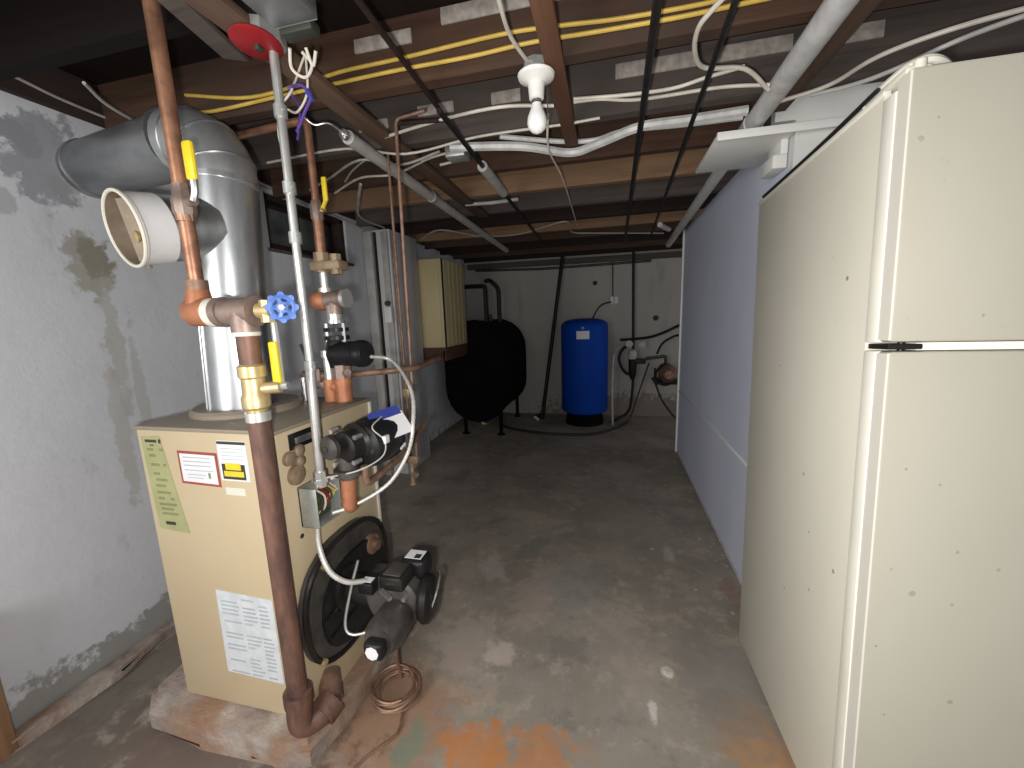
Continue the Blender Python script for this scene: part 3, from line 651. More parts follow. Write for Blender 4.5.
n_ = V((.55, -.45, .7)).normalized(); ua = V((.5, .8, .12)).normalized(); ua = (ua - n_ * ua.dot(n_)).normalized(); ub = n_.cross(ua)
part('white_sheet', MB().obox((-.69, 1.165, 1.035), ua, ub, n_, .10, .088, .002), 'paper', t)
part('blue_header', MB().obox(V((-.69, 1.165, 1.035)) + ub * .052 - ua * .01, ua, ub, n_, .11, .036, .003), 'tag_blue', t)

# ---------------------------------------------------------------- second copper drop with circulator behind the flue
QX, QY = -.985, 1.32
t = thing('return_drop', 'copper pipe drop with yellow lever valve and black pump entering the boiler top', 'pipe', (QX, QY, BZ1))
part('copper_pair', MB().cyl((QX + .0, QY, BZ1), (QX + .0, QY, 1.175), .031, None, 18).cyl((QX - .055, QY, BZ1), (QX - .055, QY, 1.165), .026, None, 18).sweep([(QX - .06, QY, 1.135), (QX, QY, 1.135)], .024, 14).cyl((QX, QY, 1.15), (QX, QY, 1.165), .034, None, 18), 'orange_copper', t)
part('copper_socket', MB().cyl((QX + .0, QY, 1.17), (QX, QY, 1.22), .036, None, 8).cyl((QX + .03, QY - .02, 1.19), (QX + .05, QY - .035, 1.195), .014, None, 8), 'grey_steel', t)
part('white_pipe', MB().cyl((QX - .055, QY, 1.165), (QX - .055, QY, 1.26), .018, None, 14).cyl((QX - .055, QY, 1.25), (QX - .055, QY, 1.275), .024, None, 10), 'conduit', t)
pu = part('pump_body', MB().lathe((QX - .01, QY, 1.21), (0, 0, 1), [(0, .032), (.02, .036), (.05, .042), (.09, .036), (.11, .03)], 18), 'black_plate', t)
part('pump_motor', MB().lathe((QX - .025, QY - .005, 1.262), (1, -.06, 0), [(0, .03), (.01, .044), (.03, .046), (.11, .046), (.115, .05), (.14, .05), (.15, .044), (.153, .01)], 24), 'black_paint', t, pu)
for z in (1.315, 1.345, 1.375):
    part('flange', MB().cyl((QX - .005, QY, z), (QX - .005, QY, z + .014), .045 if z < 1.37 else .034, None, 10), 'black_plate' if z < 1.37 else 'chrome', t)
for dx in (-.036, .036):
    part('flange_bolt', MB().cyl((QX - .005 + dx, QY - .01, 1.295), (QX - .005 + dx, QY - .01, 1.375), .009, None, 6), 'chrome', t)
part('neck', MB().cyl((QX - .005, QY, 1.39), (QX - .005, QY, 1.44), .028, None, 16), 'conduit', t)
part('elbow_tee', MB().sweep([(QX - .04, QY, 1.46), (QX + .04, QY, 1.465)], .031, 18).sweep([(QX - .003, QY, 1.41), (QX, QY, 1.46)], .028, 18), 'grey_steel', t)
part('end_ring', MB().sweep([(QX + .04, QY, 1.465), (QX + .055, QY, 1.465)], .034, 18), 'conduit', t)
part('copper_elbow', MB().lathe((QX - .03, QY, 1.46), (-1, 0, 0), [(0, .03), (.01, .036), (.045, .036), (.058, .026)], 20), 'orange_copper', t)
part('steel_nipple', MB().cyl((QX - .034, QY, 1.48), (QX - .034, QY, 1.57), .016, None, 12).cyl((QX - .034, QY, 1.49), (QX - .034, QY, 1.505), .025, None, 12), 'conduit', t)
part('bronze_union', MB().box(QX - .07, QX + .055, QY - .03, QY + .03, 1.565, 1.60, .008).cyl((QX - .034, QY, 1.56), (QX - .034, QY, 1.63), .028, None, 8).cyl((QX + .03, QY - .01, 1.55), (QX + .03, QY - .01, 1.62), .02, None, 8), 'knockout', t)
part('copper_pipe', MB().sweep(fillet([(QX - .034, QY, 1.62), (QX - .034, QY, 2.075), (QX - .45, QY + .02, 2.065)], .03, 5), .013, 12).cyl((QX - .034, QY, 1.62), (QX - .034, QY, 1.75), .018, None, 12), 'copper', t)
bv = part('ball_valve', MB().lathe((QX - .034, QY, 1.74), (0, 0, 1), [(0, .018), (.01, .022), (.05, .022), (.07, .016)], 8).cyl((QX - .034, QY, 1.77), (QX + .005, QY - .01, 1.775), .009, None, 8), 'grey_steel', t)
part('handle', MB().box(QX + .008, QX + .026, QY - .018, QY - .008, 1.80, 1.88, .004).obox((QX + .008, QY - .012, 1.79), (.6, 0, 1), (0, 1, 0), (1, 0, -.6), .05, .008, .010), 'yellow', t, bv)

# small copper manifold behind the boiler top
t = thing('boiler_trim_piping', 'small dark copper fittings lying along the back of the boiler top', 'pipe', (-1.08, 1.36, 1.09))
part('copper_run', MB().pipe([(-1.20, 1.36, 1.17), (-1.06, 1.36, 1.17), (-.80, 1.36, 1.19), (-.74, 1.45, 1.19), (-.80, 1.8, 1.19)], .012, .03), 'old_copper', t)
part('fittings', MB().cyl((-1.19, 1.36, 1.17), (-1.15, 1.36, 1.17), .022, None, 8).cyl((-1.12, 1.36, 1.15), (-1.12, 1.36, 1.20), .016, None, 8).cyl((-1.09, 1.36, 1.08), (-1.09, 1.36, 1.18), .010, None, 8).box(-1.15, -1.09, 1.34, 1.38, 1.12, 1.15, .004), 'grey_steel', t)
part('sensor_chain', MB().tube([(-1.165, 1.33, 1.30), (-1.15, 1.34, 1.24), (-1.12, 1.35, 1.20), (-1.10, 1.36, 1.18)], .006), 'soot_grey', t)
part('relief_outlet', MB().cyl((-1.17, 1.33, 1.08), (-1.17, 1.33, 1.17), .014, None, 10), 'chrome', t)

# thin copper lines running down from the joists
t = thing('copper_line', 'right-hand thin copper line of the hanging pair, ending in a drain valve', 'pipe', (-.80, 1.47, .75), 'thin copper lines')
part('tube', MB().pipe([(-.64, 1.46, 2.112), (-.755, 1.46, 2.10), (-.757, 1.46, 2.06), (-.775, 1.46, .80)], .0066, .02, 10), 'old_copper', t)
part('drain_valve', MB().cyl((-.80, 1.46, .82), (-.80, 1.46, .70), .009, None, 8).box(-.84, -.765, 1.445, 1.475, .785, .82, .008).cyl((-.80, 1.46, .74), (-.775, 1.45, .735), .012, None, 8).cyl((-.80, 1.46, .69), (-.80, 1.46, .70), .014, None, 8), 'knockout', t)
t = thing('copper_line', 'left-hand thin copper line of the hanging pair, dropping from the brown board', 'pipe', (-.91, 1.70, .80), 'thin copper lines')
part('tube', MB().pipe([(-.93, 1.70, 2.095), (-.93, 1.70, 1.3), (-.93, 1.70, .72)], .0062, .02, 10), 'old_copper', t)
part('shutoff', MB().box(-.94, -.91, 1.685, 1.715, 1.02, 1.06, .005).cyl((-.925, 1.70, 1.04), (-.89, 1.68, 1.06), .006, None, 8), 'brass', t)

# flexible conduits
def flexy(label, pts, r):
    P = smooth_path(pts, 14); R = [r * (1.0 if i % 2 else .86) for i in range(len(P))]
    return single('flexible_conduit', label, 'conduit', MB().sweep(P, R, 10), 'flex', 'flexible conduits around the boiler')
flexy('long pale flexible conduit looping right from the black pump down to the junction box', [(-.87, 1.312, 1.252), (-.80, 1.372, 1.227), (-.68, 1.278, 1.133), (-.64, 1.198, 1.028), (-.66, 1.178, .928), (-.72, 1.143, .834), (-.80, 1.068, .789), (-.856, 1.026, .777)], .0075)
flexy('pale flexible conduit curving from junction box bottom down to the oil burner', [(-.885, .99, .757), (-.875, .975, .69), (-.84, .965, .617), (-.80, .985, .570), (-.765, 1.03, .545)], .009)
flexy('short pale flexible conduit from junction box up to circulator pump underside', [(-.86, 1.04, .887), (-.82, 1.10, .895), (-.79, 1.16, .912), (-.775, 1.20, .945)], .0075)

# ---------------------------------------------------------------- ceiling boxes and lamp
t = thing('red_switch_box', 'red emergency switch cover on a metal box under the joists', 'switch', (-.87, .98, 2.09))
part('octagon_box', MB().lathe((-.87, .98, 2.118), (0, 0, -1), [(0, .062), (.03, .062), (.033, .058)], 8), 'zinc', t)
part('red_cover', MB().lathe((-.87, .968, 2.085), (0, -.12, -1), [(0, .058), (.004, .060), (.008, .054), (.009, .001)], 20), 'red', t)
part('toggle', MB().box(-.872, -.858, .960, .978, 2.064, 2.080, .002), 'ink', t)
t = thing('relay_box', 'grey metal control box with knockouts beside the red switch cover', 'electrical box', (-.73, .93, 2.06))
part('shell', MB().box(-.775, -.655, .80, .925, 2.07, 2.118, .004), 'galv_dark', t)
part('cover', MB().box(-.77, -.66, .925, .930, 2.072, 2.114, .002), 'zinc', t)
part('wire_ends', MB().tube([(-.78, .975, 2.06), (-.80, 1.0, 2.03), (-.77, 1.01, 2.01), (-.74, 1.0, 2.03), (-.75, .98, 2.05)], .004).tube([(-.73, .97, 2.05), (-.73, .99, 2.02), (-.71, .98, 2.045)], .004), 'cable_white', t)
part('terminal_block', MB().box(-.77, -.68, .93, .965, 2.06, 2.085, .004), 'ink', t)
t = thing('loose_wires', 'bundle of loose purple and white thermostat wires dangling beside the conduit', 'wires', (-.83, 1.04, 1.92))
part('white_wires', MB().tube([(-.80, 1.06, 2.10), (-.85, 1.05, 2.01), (-.88, 1.04, 1.97), (-.89, 1.03, 1.90), (-.87, 1.02, 1.80), (-.862, 1.02, 1.5), (-.864, 1.02, 1.26)], .003).tube([(-.80, 1.06, 2.1), (-.80, 1.05, 2.0), (-.83, 1.04, 1.95), (-.86, 1.04, 1.96)], .003), 'cable_white', t)
part('purple_wires', MB().tube([(-.86, 1.05, 2.015), (-.82, 1.05, 2.02), (-.79, 1.05, 1.99), (-.81, 1.045, 1.95), (-.84, 1.04, 1.90)], .004).tube([(-.85, 1.05, 2.0), (-.83, 1.05, 1.96), (-.84, 1.04, 1.88)], .003), 'purple', t)
part('wire_nut', MB().cyl((-.80, 1.05, 2.0), (-.785, 1.05, 1.975), .008, .005, 8), 'tag_blue', t)
# metal strap plate under the joists at upper left
single('strap_plate', 'long grey sheet metal strip under the joists above the flue', 'strip', MB().prism([(-.985, .815, 2.10), (-.925, .825, 2.10), (-.975, 1.05, 2.10), (-1.03, 1.02, 2.10)], (0, 0, .012), .002), 'joist_grey')

t = thing('lamp_holder', 'white porcelain bulb holder with bare bulb under the ceiling joists', 'lamp', (-.215, 1.325, 2.12))
lx, ly = -.215, 1.325
part('ceiling_box', MB().lathe((lx, ly, 2.125), (0, 0, -1), [(0, .040), (.028, .040), (.03, .036)], 8), 'zinc', t)
part('holder', MB().lathe((lx, ly, 2.096), (0, 0, -1), [(0, .05), (.006, .056), (.014, .053), (.022, .036), (.028, .026), (.07, .022), (.072, .018)], 28), 'white_porcelain', t)
b = part('bulb', MB().lathe((lx, ly, 2.026), (0, 0, -1), [(0, .014), (.02, .015), (.035, .022), (.052, .0285), (.068, .030), (.082, .026), (.092, .016), (.097, .003)], 24), 'frosted', t)
part('screw_cap', MB().cyl((lx, ly, 2.03), (lx, ly, 2.012), .0155, None, 14), 'chrome', t, b)
part('pull_chain', MB().cyl((lx + .032, ly, 2.06), (lx + .034, ly, 1.965), .002, None, 6), 'soot_grey', t)

# ---------------------------------------------------------------- cables under the joists
def cable(label, pts, r, mat, name='cable', cat='cable', group=None):
    if name == 'cable': group = 'electrical cables'
    return single(name, label, cat, MB().tube(pts, r, 8, 6), mat, group)
Y1 = [(-1.491, 1.292, 2.206), (-1.213, 1.292, 2.159), (-.956, 1.292, 2.173), (-.834, 1.292, 2.183), (-.638, 1.292, 2.186), (-.314, 1.292, 2.196), (-.138, 1.292, 2.188), (.026, 1.292, 2.176), (.229, 1.292, 2.172), (.324, 1.292, 2.177), (.6, 1.292, 2.18), (.9, 1.292, 2.18)]
Y2 = [(-1.531, 1.292, 2.150), (-1.366, 1.292, 2.138), (-1.110, 1.292, 2.145), (-.913, 1.292, 2.150), (-.657, 1.292, 2.155), (-.409, 1.292, 2.154), (-.225, 1.292, 2.160), (-.027, 1.292, 2.155), (.181, 1.292, 2.152), (.337, 1.292, 2.155), (.6, 1.292, 2.16), (.9, 1.292, 2.16)]
cable('upper of two yellow cables stapled along the joist behind the bulb', Y1, .0058, 'cable_yellow')
cable('lower of two yellow cables stapled along the joist behind the bulb', Y2, .0058, 'cable_yellow')
cable('white cable dropping from above to the bulb holder', [(-.246, .95, 2.113), (-.251, 1.043, 2.10), (-.253, 1.149, 2.10), (-.235, 1.26, 2.105), (-.225, 1.29, 2.112)], .0055, 'cable_white')
cable('white cable passing left from behind the bulb to the thin copper line', [(-.87, 1.578, 2.10), (-.606, 1.515, 2.10), (-.371, 1.491, 2.10), (-.19, 1.538, 2.10)], .0058, 'cable_white')
cable('straighter white cable running right from the bulb, nearer the far joist', [(-.12, 1.545, 2.105), (-.032, 1.541, 2.10), (.101, 1.585, 2.10), (.350, 1.585, 2.10), (.49, 1.55, 2.07)], .0058, 'cable_white')
cable('white cable running right from the bulb and rising to meet the looped cable', [(-.12, 1.525, 2.105), (.05, 1.54, 2.10), (.2, 1.545, 2.10), (.30, 1.52, 2.105), (.40, 1.497, 2.108)], .0058, 'cable_white')
cable('white cable hanging in a wide loop under the joists left of the silver pipe', [(.285, 1.15, 2.113), (.242, 1.202, 2.10), (.221, 1.257, 2.095), (.231, 1.345, 2.09), (.275, 1.433, 2.09), (.398, 1.485, 2.095), (.49, 1.56, 2.06)], .0065, 'cable_white')
cable('thick silvery cable bundle sagging below the joists behind the bulb', [(-.661, 1.747, 2.10), (-.371, 1.82, 2.095), (-.169, 1.93, 2.085), (-.038, 1.867, 2.085), (.116, 1.777, 2.09), (.298, 1.784, 2.095), (.495, 1.786, 2.10)], .018, 'cable_silver')
cable('second silvery cable twisted above the thick bundle near the silver pipe', [(-.44, 1.746, 2.113), (-.207, 1.87, 2.113), (-.059, 1.90, 2.112), (.062, 1.84, 2.108), (.314, 1.85, 2.105), (.495, 1.84, 2.10)], .010, 'cable_silver')
cable('white cable crossing the whole ceiling from the copper drop to the bundle', [(-1.513, 1.66, 2.105), (-1.093, 1.637, 2.105), (-.845, 1.705, 2.08), (-.518, 1.70, 2.105), (-.19, 1.70, 2.105), (-.035, 1.69, 2.105)], .005, 'cable_white')
cable('grey cable arching over the yellow lever of the copper drop', [(-1.598, 2.033, 2.10), (-1.375, 1.907, 2.10), (-1.098, 1.751, 2.10), (-.929, 1.82, 2.085), (-.72, 1.775, 2.10)], .0055, 'cable_grey')
cable('pale cable curving beneath the grey pipe toward the window', [(-1.508, 2.123, 2.10), (-1.235, 1.956, 2.10), (-1.027, 1.936, 2.09), (-.791, 1.829, 2.10), (-.62, 1.80, 2.105)], .0055, 'cable_white')
cable('white end of a cut cable sticking out under the grey pipe', [(-.78, 1.92, 2.10), (-.70, 1.90, 2.10), (-.62, 1.88, 2.105)], .006, 'cable_white')
cable('thin pale cord hanging down behind the bulb and running back along the ceiling', [(-.218, 1.60, 2.105), (-.241, 1.779, 2.05), (-.228, 2.255, 2.06), (-.253, 3.58, 2.10)], .004, 'cable_white')
cable('far thin cable sagging across the ceiling near the back wall', [(-1.691, 3.565, 2.10), (-1.353, 3.241, 2.10), (-1.124, 3.607, 2.10), (-.768, 3.662, 2.10), (-.336, 3.344, 2.105), (-.316, 3.76, 2.10), (-.076, 3.907, 2.10), (.50, 4.155, 2.10)], .006, 'cable_grey')
cable('pale cable clipped along the top of the left wall', [(-1.915, .9, 2.215), (-1.915, 1.05, 2.215), (-1.915, 1.186, 2.20), (-1.915, 1.425, 2.195), (-1.915, 2.0, 2.19)], .005, 'cable_grey')
cable('pale cable running diagonally under the joists above the flue', [(-1.537, 1.01, 2.113), (-1.619, 1.133, 2.11), (-1.676, 1.36, 2.11), (-1.70, 1.7, 2.113)], .005, 'cable_grey')
cable('upper white cable running above the refrigerator from the silver pipe', [(.565, 1.69, 2.075), (.688, 1.632, 2.08), (.756, 1.51, 2.085), (.878, 1.415, 2.08), (1.1, 1.40, 2.10)], .0065, 'cable_white')
cable('lower pale cable sagging onto the refrigerator top edge', [(.64, 1.64, 2.06), (.72, 1.56, 2.04), (.78, 1.48, 2.03), (.9, 1.40, 2.05), (1.1, 1.36, 2.08)], .0065, 'cable_grey')
cable('pale cable bent over the refrigerator top front corner', [(.565, 1.16, 1.822), (.575, 1.11, 1.838), (.595, 1.07, 1.852), (.63, 1.06, 1.85), (.70, 1.12, 1.835), (.80, 1.25, 1.818)], .010, 'fridge_white')
cable('black cable lying along the refrigerator left top edge', [(.555, 1.10, 1.828), (.557, 1.3, 1.812), (.558, 1.5, 1.800), (.556, 1.75, 1.785)], .005, 'cable_dark')
cable('grey cable descending from the flue elbow along the wall past the window', [(-1.90, 1.75, 2.18), (-1.93, 2.2, 2.165), (-1.94, 2.7, 2.14), (-1.93, 3.05, 2.11)], .008, 'cable_grey')
cable('pale cable swinging from the flue side to the copper drop valve', [(-1.20, 1.9, 2.05), (-1.35, 2.1, 2.03), (-1.6, 2.5, 2.06), (-1.72, 3.0, 2.10)], .008, 'cable_grey')
cable('bare white rod lying under the joists left of the foam sleeve end', [(-.90, 2.60, 2.10), (-.72, 2.62, 2.10), (-.55, 2.60, 2.10)], .011, 'cable_grey', 'rod', 'rod')
cable('thin cable arching between the grey pipe and the window cables', [(-1.34, 1.98, 2.10), (-1.22, 1.87, 2.105), (-1.06, 1.75, 2.10), (-.97, 1.74, 2.11)], .0045, 'cable_grey')
ch = MB()
for k in range(34):
    y = random.uniform(1.75, 3.3); x = .66 - abs(random.gauss(.03, .09)) if k < 26 else random.uniform(.15, .5)
    r_ = random.uniform(.004, .011); a0 = random.uniform(0, 6)
    ch.prism([(x + r_ * random.uniform(.6, 1.2) * math.cos(a0 + i * 1.257), y + r_ * random.uniform(.6, 1.2) * math.sin(a0 + i * 1.257), .0005) for i in range(5)], (0, 0, .002))
single('paint_chips', 'scattered pale paint chips on the floor along the white partition', 'debris', ch, 'plaster_patch')['kind'] = 'stuff'
# pipes along the room
t = thing('overhead_pipe', 'grey round pipe with end coupling running back under the joists on the left', 'pipe', (-.98, 2.7, 2.05), 'large pipes under the joists')
part('tube', MB().cyl((-.945, 1.44, 2.055), (-1.03, 4.2, 2.055), .025), 'cable_grey', t)
part('coupling', MB().cyl((-.967, 2.22, 2.055), (-.968, 2.26, 2.055), .030), 'zinc', t)
part('end_wires', MB().tube([(-.945, 1.44, 2.055), (-.96, 1.36, 2.07), (-1.0, 1.33, 2.06), (-1.02, 1.30, 2.08)], .004).cyl((-.942, 1.41, 2.055), (-.945, 1.45, 2.055), .018, None, 8), 'chrome', t)
t = thing('overhead_pipe', 'large silver-grey pipe running back along the white partition top', 'pipe', (.53, 2.5, 2.05), 'large pipes under the joists')
part('tube', MB().cyl((.500, .3, 2.075), (.534, 1.857, 2.075), .034).cyl((.534, 1.857, 2.075), (.618, 4.7, 2.075), .030), 'cable_silver', t)
part('coupling', MB().cyl((.5325, 1.83, 2.075), (.5345, 1.90, 2.075), .037), 'cable_silver', t)
single('gas_pipe', 'straight black pipe running back under the joists right of the bulb', 'pipe', MB().cyl((.09, .3, 2.06), (.155, 4.3, 2.06), .011, None, 12), 'black_iron', 'black pipes under the joists')
single('gas_pipe', 'black pipe under the joists between the silver pipe and its twin', 'pipe', MB().cyl((.245, .3, 2.06), (.37, 3.9, 2.06), .0085, None, 12), 'black_iron', 'black pipes under the joists')
single('gas_pipe', 'dark pipe under the yellow cables near the grey control box', 'pipe', MB().pipe([(-.52, .3, 2.085), (-.57, 1.50, 2.085), (-.585, 1.52, 2.10), (-.78, 1.50, 2.105)], .008, .02, 10), 'joist_dark', 'black pipes under the joists')
t = thing('gas_pipe', 'dark pipe with a grey foam sleeve running back behind the bulb', 'pipe', (-.58, 2.6, 2.05), 'black pipes under the joists')
part('tube', MB().cyl((-.55, 1.37, 2.06), (-.605, 3.8, 2.06), .010, None, 12), 'black_iron', t)
part('foam_sleeve', MB().lathe((-.5632, 1.89, 2.06), (-.02, 1, 0), [(0, .0105), (0, .024), (.42, .024), (.42, .0105)], 18, cap=False), 'cable_grey', t)
single('ceiling_box', 'dark square electrical box under the joists left of the foam sleeve', 'electrical box', MB().box(-.70, -.61, 1.78, 1.86, 2.075, 2.12, .006), 'zinc')
single('cleat', 'short white tube lying under the joists near the far end of the silver pipe', 'tube', MB().cyl((.42, 3.75, 2.10), (.52, 3.95, 2.095), .022, None, 12), 'white_board')

# ---------------------------------------------------------------- far end
t = thing('wall_cabinet', 'flat beige cabinet hanging on the left wall before the oil tank', 'cabinet', (-1.75, 3.92, 1.09))
part('carcass', MB().box(-1.97, -1.53, 3.64, 4.26, 1.10, 1.94, .004), 'beige_cab', t)
part('corner_trim', MB().box(-1.532, -1.524, 3.632, 3.66, 1.10, 1.94, .002), 'joist_dark', t)
part('front_panel', MB().box(-1.96, -1.56, 3.632, 3.64, 1.11, 1.93, .002), 'beige_cab', t)
rb_ = MB()
for k in range(5): rb_.box(-1.53, -1.526, 3.70 + k * .11, 3.706 + k * .11, 1.11, 1.93)
part('side_groove', rb_, 'beige_cab', t)
t = thing('cabinet_shelf', 'dark wooden ledge carrying the beige cabinet on the left wall', 'shelf', (-1.75, 3.95, 1.0))
part('board', MB().box(-1.97, -1.52, 3.62, 4.27, 1.07, 1.10, .003), 'shelf_wood', t)
part('apron', MB().box(-1.97, -1.54, 3.63, 3.66, .97, 1.07, .003).box(-1.56, -1.53, 3.63, 4.25, .97, 1.07, .003), 'shelf_wood', t)

def obround(cx, cz, w, h, y, n=12):
    r = w / 2; out = []
    for k in range(n + 1): a = PI * k / n; out.append((cx + r * math.cos(a), y, cz + h / 2 - r + r * math.sin(a)))
    for k in range(n + 1): a = PI + PI * k / n; out.append((cx + r * math.cos(a), y, cz - h / 2 + r + r * math.sin(a)))
    return out
t = thing('oil_tank', 'big black upright oval oil tank on short legs by the back wall', 'tank', (-1.44, 4.8, 0))
tb = MB().prism(obround(-1.475, .755, .74, 1.16, 4.32), (0, 1.08, 0), .035)
sh = part('shell', tb, 'dark_tank', t)
for y in (4.36, 5.36):
    P = [V(p) for p in obround(-1.475, .755, .75, 1.17, y)]; part('end_rim', MB().sweep(P + [P[0], P[1]], .012, 6), 'dark_tank', t, sh)
for x in (-1.66, -1.22):
    for y in (4.42, 5.30): part('leg', MB().cyl((x, y, 0), (x, y, .36), .022, None, 10).cyl((x, y, 0), (x, y, .01), .045, None, 12), 'dark_tank', t)
part('fill_pipe', MB().pipe([(-1.40, 4.6, 1.32), (-1.40, 4.6, 1.735), (-1.70, 4.62, 1.74)], .024, .04), 'black_iron', t)
part('vent_pipe', MB().pipe([(-1.24, 4.6, 1.32), (-1.24, 4.6, 1.70), (-1.34, 4.6, 1.80), (-1.42, 4.7, 1.80)], .024, .05), 'black_iron', t)
part('gauge', MB().lathe((-1.44, 4.9, 1.33), (0, 0, 1), [(0, .03), (.03, .03), (.05, .018), (.08, .016)], 12), 'soot_grey', t)
part('outlet_valve', MB().cyl((-1.44, 4.40, .20), (-1.44, 4.40, .13), .018, None, 8).cyl((-1.44, 4.40, .13), (-1.39, 4.40, .13), .012, None, 8), 'brass', t)

t = thing('pressure_tank', 'tall blue well pressure tank on a dark stand by the back wall', 'tank', (-.287, 5.1, 0))
part('shell', MB().lathe((-.287, 5.1, .14), (0, 0, 1), [(0, .22), (.02, .27), (.06, .288), (1.08, .288), (1.12, .28), (1.155, .24), (1.175, .17), (1.185, .06), (1.186, .005)], 40), 'blue_tank', t)
part('stand', MB().lathe((-.287, 5.1, 0), (0, 0, 1), [(0, .24), (.145, .22)], 32, cap=False), 'dark_tank', t)
lb = part('label_plate', MB().prism([(-.287 + .292 * math.sin(a), 5.1 - .292 * math.cos(a), 1.085) for a in (-.26, -.13, 0, .13, .26)] + [(-.287 + .289 * math.sin(a), 5.1 - .289 * math.cos(a), 1.085) for a in (.26, .13, 0, -.13, -.26)], (0, 0, .095)), 'paper', t); lb['label'] = 'pale square label'
part('air_valve', MB().cyl((-.287, 5.1, 1.32), (-.287, 5.1, 1.36), .012, None, 8), 'brass', t)
part('mark', MB().lathe((-.287, 4.8135, 1.215), (0, -1, 0), [(0, .020), (.002, .018)], 4), 'blue', t)

single('conduit_run', 'dark horizontal pipe along the top of the back wall', 'pipe', MB().pipe([(-1.784, 5.44, 2.012), (-.88, 5.44, 1.985), (-.10, 5.44, 1.995), (.52, 5.44, 2.005)], .016, .05), 'soot_grey')
t = thing('leaning_pipe', 'black pipe leaning diagonally from ceiling to floor left of the blue tank', 'pipe', (-.85, 5.2, 0))
part('tube', MB().cyl((-.573, 5.36, 2.11), (-.845, 5.2, .08), .026, None, 14), 'black_iron', t)
part('foot_valve', MB().cyl((-.85, 5.2, .09), (-.86, 5.19, .0), .034, None, 12).cyl((-.86, 5.18, .06), (-.93, 5.14, .05), .022, None, 10), 'black_iron', t)
part('cap', MB().cyl((-.90, 5.12, .02), (-.90, 5.10, .02), .02, None, 10).box(-.95, -.91, 5.08, 5.12, .03, .06, .004), 'cable_white', t)
t = thing('water_riser', 'black vertical water pipe with filter right of the blue tank', 'pipe', (.31, 5.35, .3))
part('tube', MB().pipe([(.30, 5.35, 2.11), (.315, 5.35, 1.05), (.32, 5.3, .45), (.28, 5.2, .12), (.05, 5.0, .03)], .017, .1), 'black_iron', t)
part('filter_head', MB().lathe((.30, 5.24, .80), (0, 0, 1), [(0, .05), (.05, .06), (.10, .055), (.12, .03)], 14), 'cable_grey', t)
part('filter_bowl', MB().lathe((.305, 5.24, .80), (0, 0, -1), [(0, .052), (.2, .046), (.25, .03), (.27, .01)], 14), 'black_iron', t)
part('filter_loop', MB().tube([(.30, 5.24, .98), (.20, 5.24, .94), (.14, 5.22, .82), (.18, 5.22, .68), (.25, 5.24, .60)], .018), 'black_iron', t)
part('gauge', MB().lathe((.26, 5.22, .99), (0, -1, 0), [(0, .045), (.03, .045), (.032, .038)], 16), 'cable_grey', t)
part('gauge', MB().lathe((.42, 5.22, .98), (0, -1, 0), [(0, .04), (.03, .04)], 16), 'cable_grey', t)
part('pressure_switch', MB().box(.33, .46, 5.2, 5.3, .74, .80, .006), 'black_iron', t)
t = thing('well_pump_piping', 'dark branching water pipes at the right end of the back wall', 'pipe', (.6, 5.3, .8))
part('upper_branch', MB().tube([(.151, 5.3, 1.036), (.322, 5.3, 1.045), (.514, 5.3, 1.066), (.689, 5.3, 1.125), (.86, 5.3, 1.206), (1.1, 5.3, 1.3)], .017), 'black_iron', t)
part('lower_branch', MB().tube([(.591, 5.2, .862), (.646, 5.2, .984), (.75, 5.2, 1.06), (.848, 5.2, 1.089), (1.1, 5.2, 1.1)], .014), 'black_iron', t)
part('cross_pipe', MB().pipe([(.46, 5.25, .80), (.70, 5.25, .83), (.70, 5.2, .72)], .02, .03), 'soot_grey', t)
t = thing('well_pump', 'small brown water pump against the back wall beside the partition end', 'pump', (.70, 5.0, .6))
part('casing', MB().lathe((.70, 5.12, .64), (0, -1, 0), [(0, .10), (.06, .11), (.12, .10), (.17, .06), (.2, .05)], 20), 'old_copper', t)
part('guard_ring', MB().torus((.68, 5.06, .62), (.2, -1, 0), .12, .014, 24, 6), 'black_iron', t)
part('motor', MB().cyl((.72, 5.1, .64), (.72, 5.4, .64), .09, None, 18), 'black_iron', t)
part('bracket', MB().box(.56, .86, 5.08, 5.5, .50, .53, .004), 'black_iron', t)
cable('dark cord drooping from the well pump to the floor', [(.56, 5.1, .70), (.565, 5.1, .553), (.60, 5.1, .43), (.653, 5.1, .305), (.78, 5.1, .12), (.90, 5.1, .02)], .012, 'cable_dark', 'cord', 'cord')
cable('thin brown tube slanting from the well pump down to the floor', [(.50, 5.2, .75), (.40, 5.2, .42), (.30, 5.15, .1), (.25, 5.1, .02)], .010, 'shelf_wood', 'tube', 'tube')
single('drain_tube', 'pale vertical drain tube right beside the blue tank', 'tube', MB().pipe([(.20, 5.30, .98), (.10, 5.22, .93), (.07, 5.1, .85), (.055, 5.05, .5), (.065, 5.0, .0)], .014, .06), 'cable_grey')
single('outlet_conduit', 'thin grey conduit dropping from the ceiling to the white wall outlet', 'conduit', MB().cyl((.06, 5.488, 1.6), (.055, 5.488, 2.03), .008, None, 8), 'soot_grey')
t = thing('wall_outlet', 'white double outlet on the back wall above the blue tank', 'outlet', (.075, 5.48, 1.53))
part('plate', MB().box(.02, .13, 5.49, 5.50, 1.485, 1.60, .003), 'cable_grey', t)
part('socket', MB().box(.028, .068, 5.475, 5.49, 1.50, 1.585, .003), 'paper', t)
part('socket', MB().box(.082, .122, 5.475, 5.49, 1.50, 1.585, .003), 'paper', t)
cable('short black lead arcing from the wall outlet to the blue tank top', [(.04, 5.47, 1.52), (-.05, 5.42, 1.50), (-.12, 5.36, 1.45), (-.17, 5.28, 1.36), (-.19, 5.2, 1.31)], .010, 'cable_dark', 'cord', 'cord')
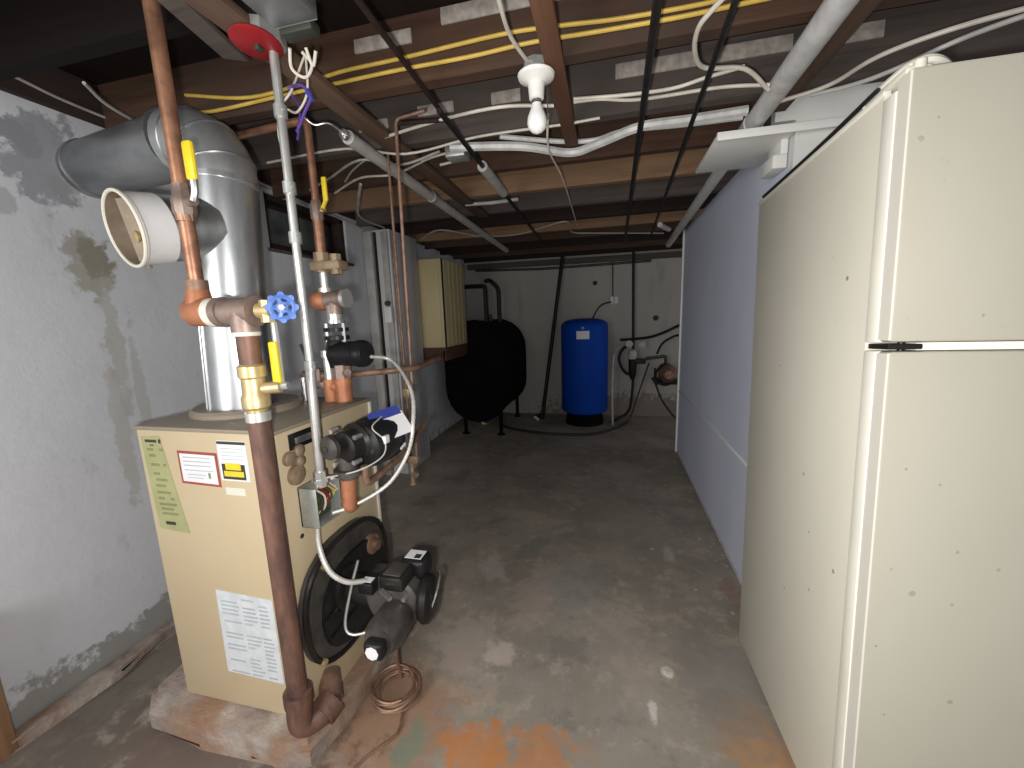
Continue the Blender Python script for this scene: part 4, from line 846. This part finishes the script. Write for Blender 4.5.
single('plugged_hole', 'small dark plugged hole high on the back wall above the blue tank', 'hole', MB().lathe((-.168, 5.5, 1.772), (0, -1, 0), [(0, .03), (.02, .025), (.03, .01)], 12), 'ink', 'small marks on the back wall')
single('plugged_hole', 'small dark plugged hole on the back wall near the partition end', 'hole', MB().lathe((.60, 5.5, 1.297), (0, -1, 0), [(0, .035), (.02, .028), (.03, .01)], 12), 'ink', 'small marks on the back wall')
cable('dark hose snaking over the floor in front of the blue tank', [(-1.30, 4.75, .016), (-1.097, 4.609, .016), (-.708, 4.485, .016), (-.191, 4.508, .016), (.10, 4.80, .016), (.25, 5.1, .016)], .016, 'hose_red', 'hose', 'hose')
single('service_pipe', 'dark vertical pipe at the outer corner of the masonry pier', 'pipe', MB().cyl((-1.735, 3.14, .5), (-1.735, 3.14, 2.1), .011, None, 10), 'grey_steel')
t = thing('pier_switch', 'small white switch box on the masonry pier face', 'switch', (-1.79, 3.09, 1.4))
part('box', MB().box(-1.82, -1.755, 3.06, 3.10, 1.36, 1.49, .004), 'white_board', t)
part('knob', MB().lathe((-1.79, 3.08, 1.52), (0, -1, 0), [(0, .022), (.02, .02), (.024, .006)], 12), 'ink', t)

# wooden post leaning into the picture at lower left
t = thing('wooden_post', 'rough brown wooden post with a notched top at the lower left', 'post', (-1.91, .68, 0))
part('shaft', MB().box(-1.965, -1.91, .62, .70, 0, .40, .004), 'post_wood', t)
part('top_block', MB().box(-1.965, -1.902, .61, .715, .40, .48, .005), 'post_wood', t)

# ---------------------------------------------------------------- light and camera
cam = bpy.data.cameras.new('camera'); co = bpy.data.objects.new('camera', cam); C.objects.link(co)
cam.sensor_fit = 'HORIZONTAL'; cam.sensor_width = 36.; cam.lens = 400. / 1024 * 36; cam.clip_start = .02
Yc = V((608 - 512, 384 - 313, -400)).normalized()
Zc = -V((590 - 512, 384 - 2800, -400)).normalized()
Zc = (Zc - Yc * Zc.dot(Yc)).normalized(); Xc = Yc.cross(Zc)
R = Matrix((Xc, Yc, Zc))
co.matrix_world = Matrix.Translation((0, 0, 1.38)) @ R.to_4x4()
bpy.context.scene.camera = co

def lamp(name, kind, loc, energy, color, size=.05, rot=None):
    l = bpy.data.lights.new(name, kind); l.energy = energy; l.color = color
    if kind == 'AREA': l.shape = 'RECTANGLE'; l.size = size[0]; l.size_y = size[1]
    else: l.shadow_soft_size = size
    o = bpy.data.objects.new(name, l); C.objects.link(o); o.location = loc
    if rot: o.rotation_euler = rot
    return o
lamp('phone_torch', 'POINT', (-.05, -.03, 1.34), 63, (1, .975, .94), .02)
lamp('added_fill', 'AREA', (-1.35, -1.25, 1.45), 45, (1, .98, .95), (1.0, 1.6), (math.radians(88), 0, math.radians(-33)))  # unseen fill lamp added behind the camera to brighten side-facing surfaces
w = bpy.data.worlds.new('world'); w.use_nodes = True; bpy.context.scene.world = w
w.node_tree.nodes['Background'].inputs[0].default_value = (.80, .80, .82, 1); w.node_tree.nodes['Background'].inputs[1].default_value = .57
vs = bpy.context.scene.view_settings
vs.view_transform = 'Standard'; vs.look = 'None'; vs.gamma = 1; vs.exposure = 0; vs.use_curve_mapping = False
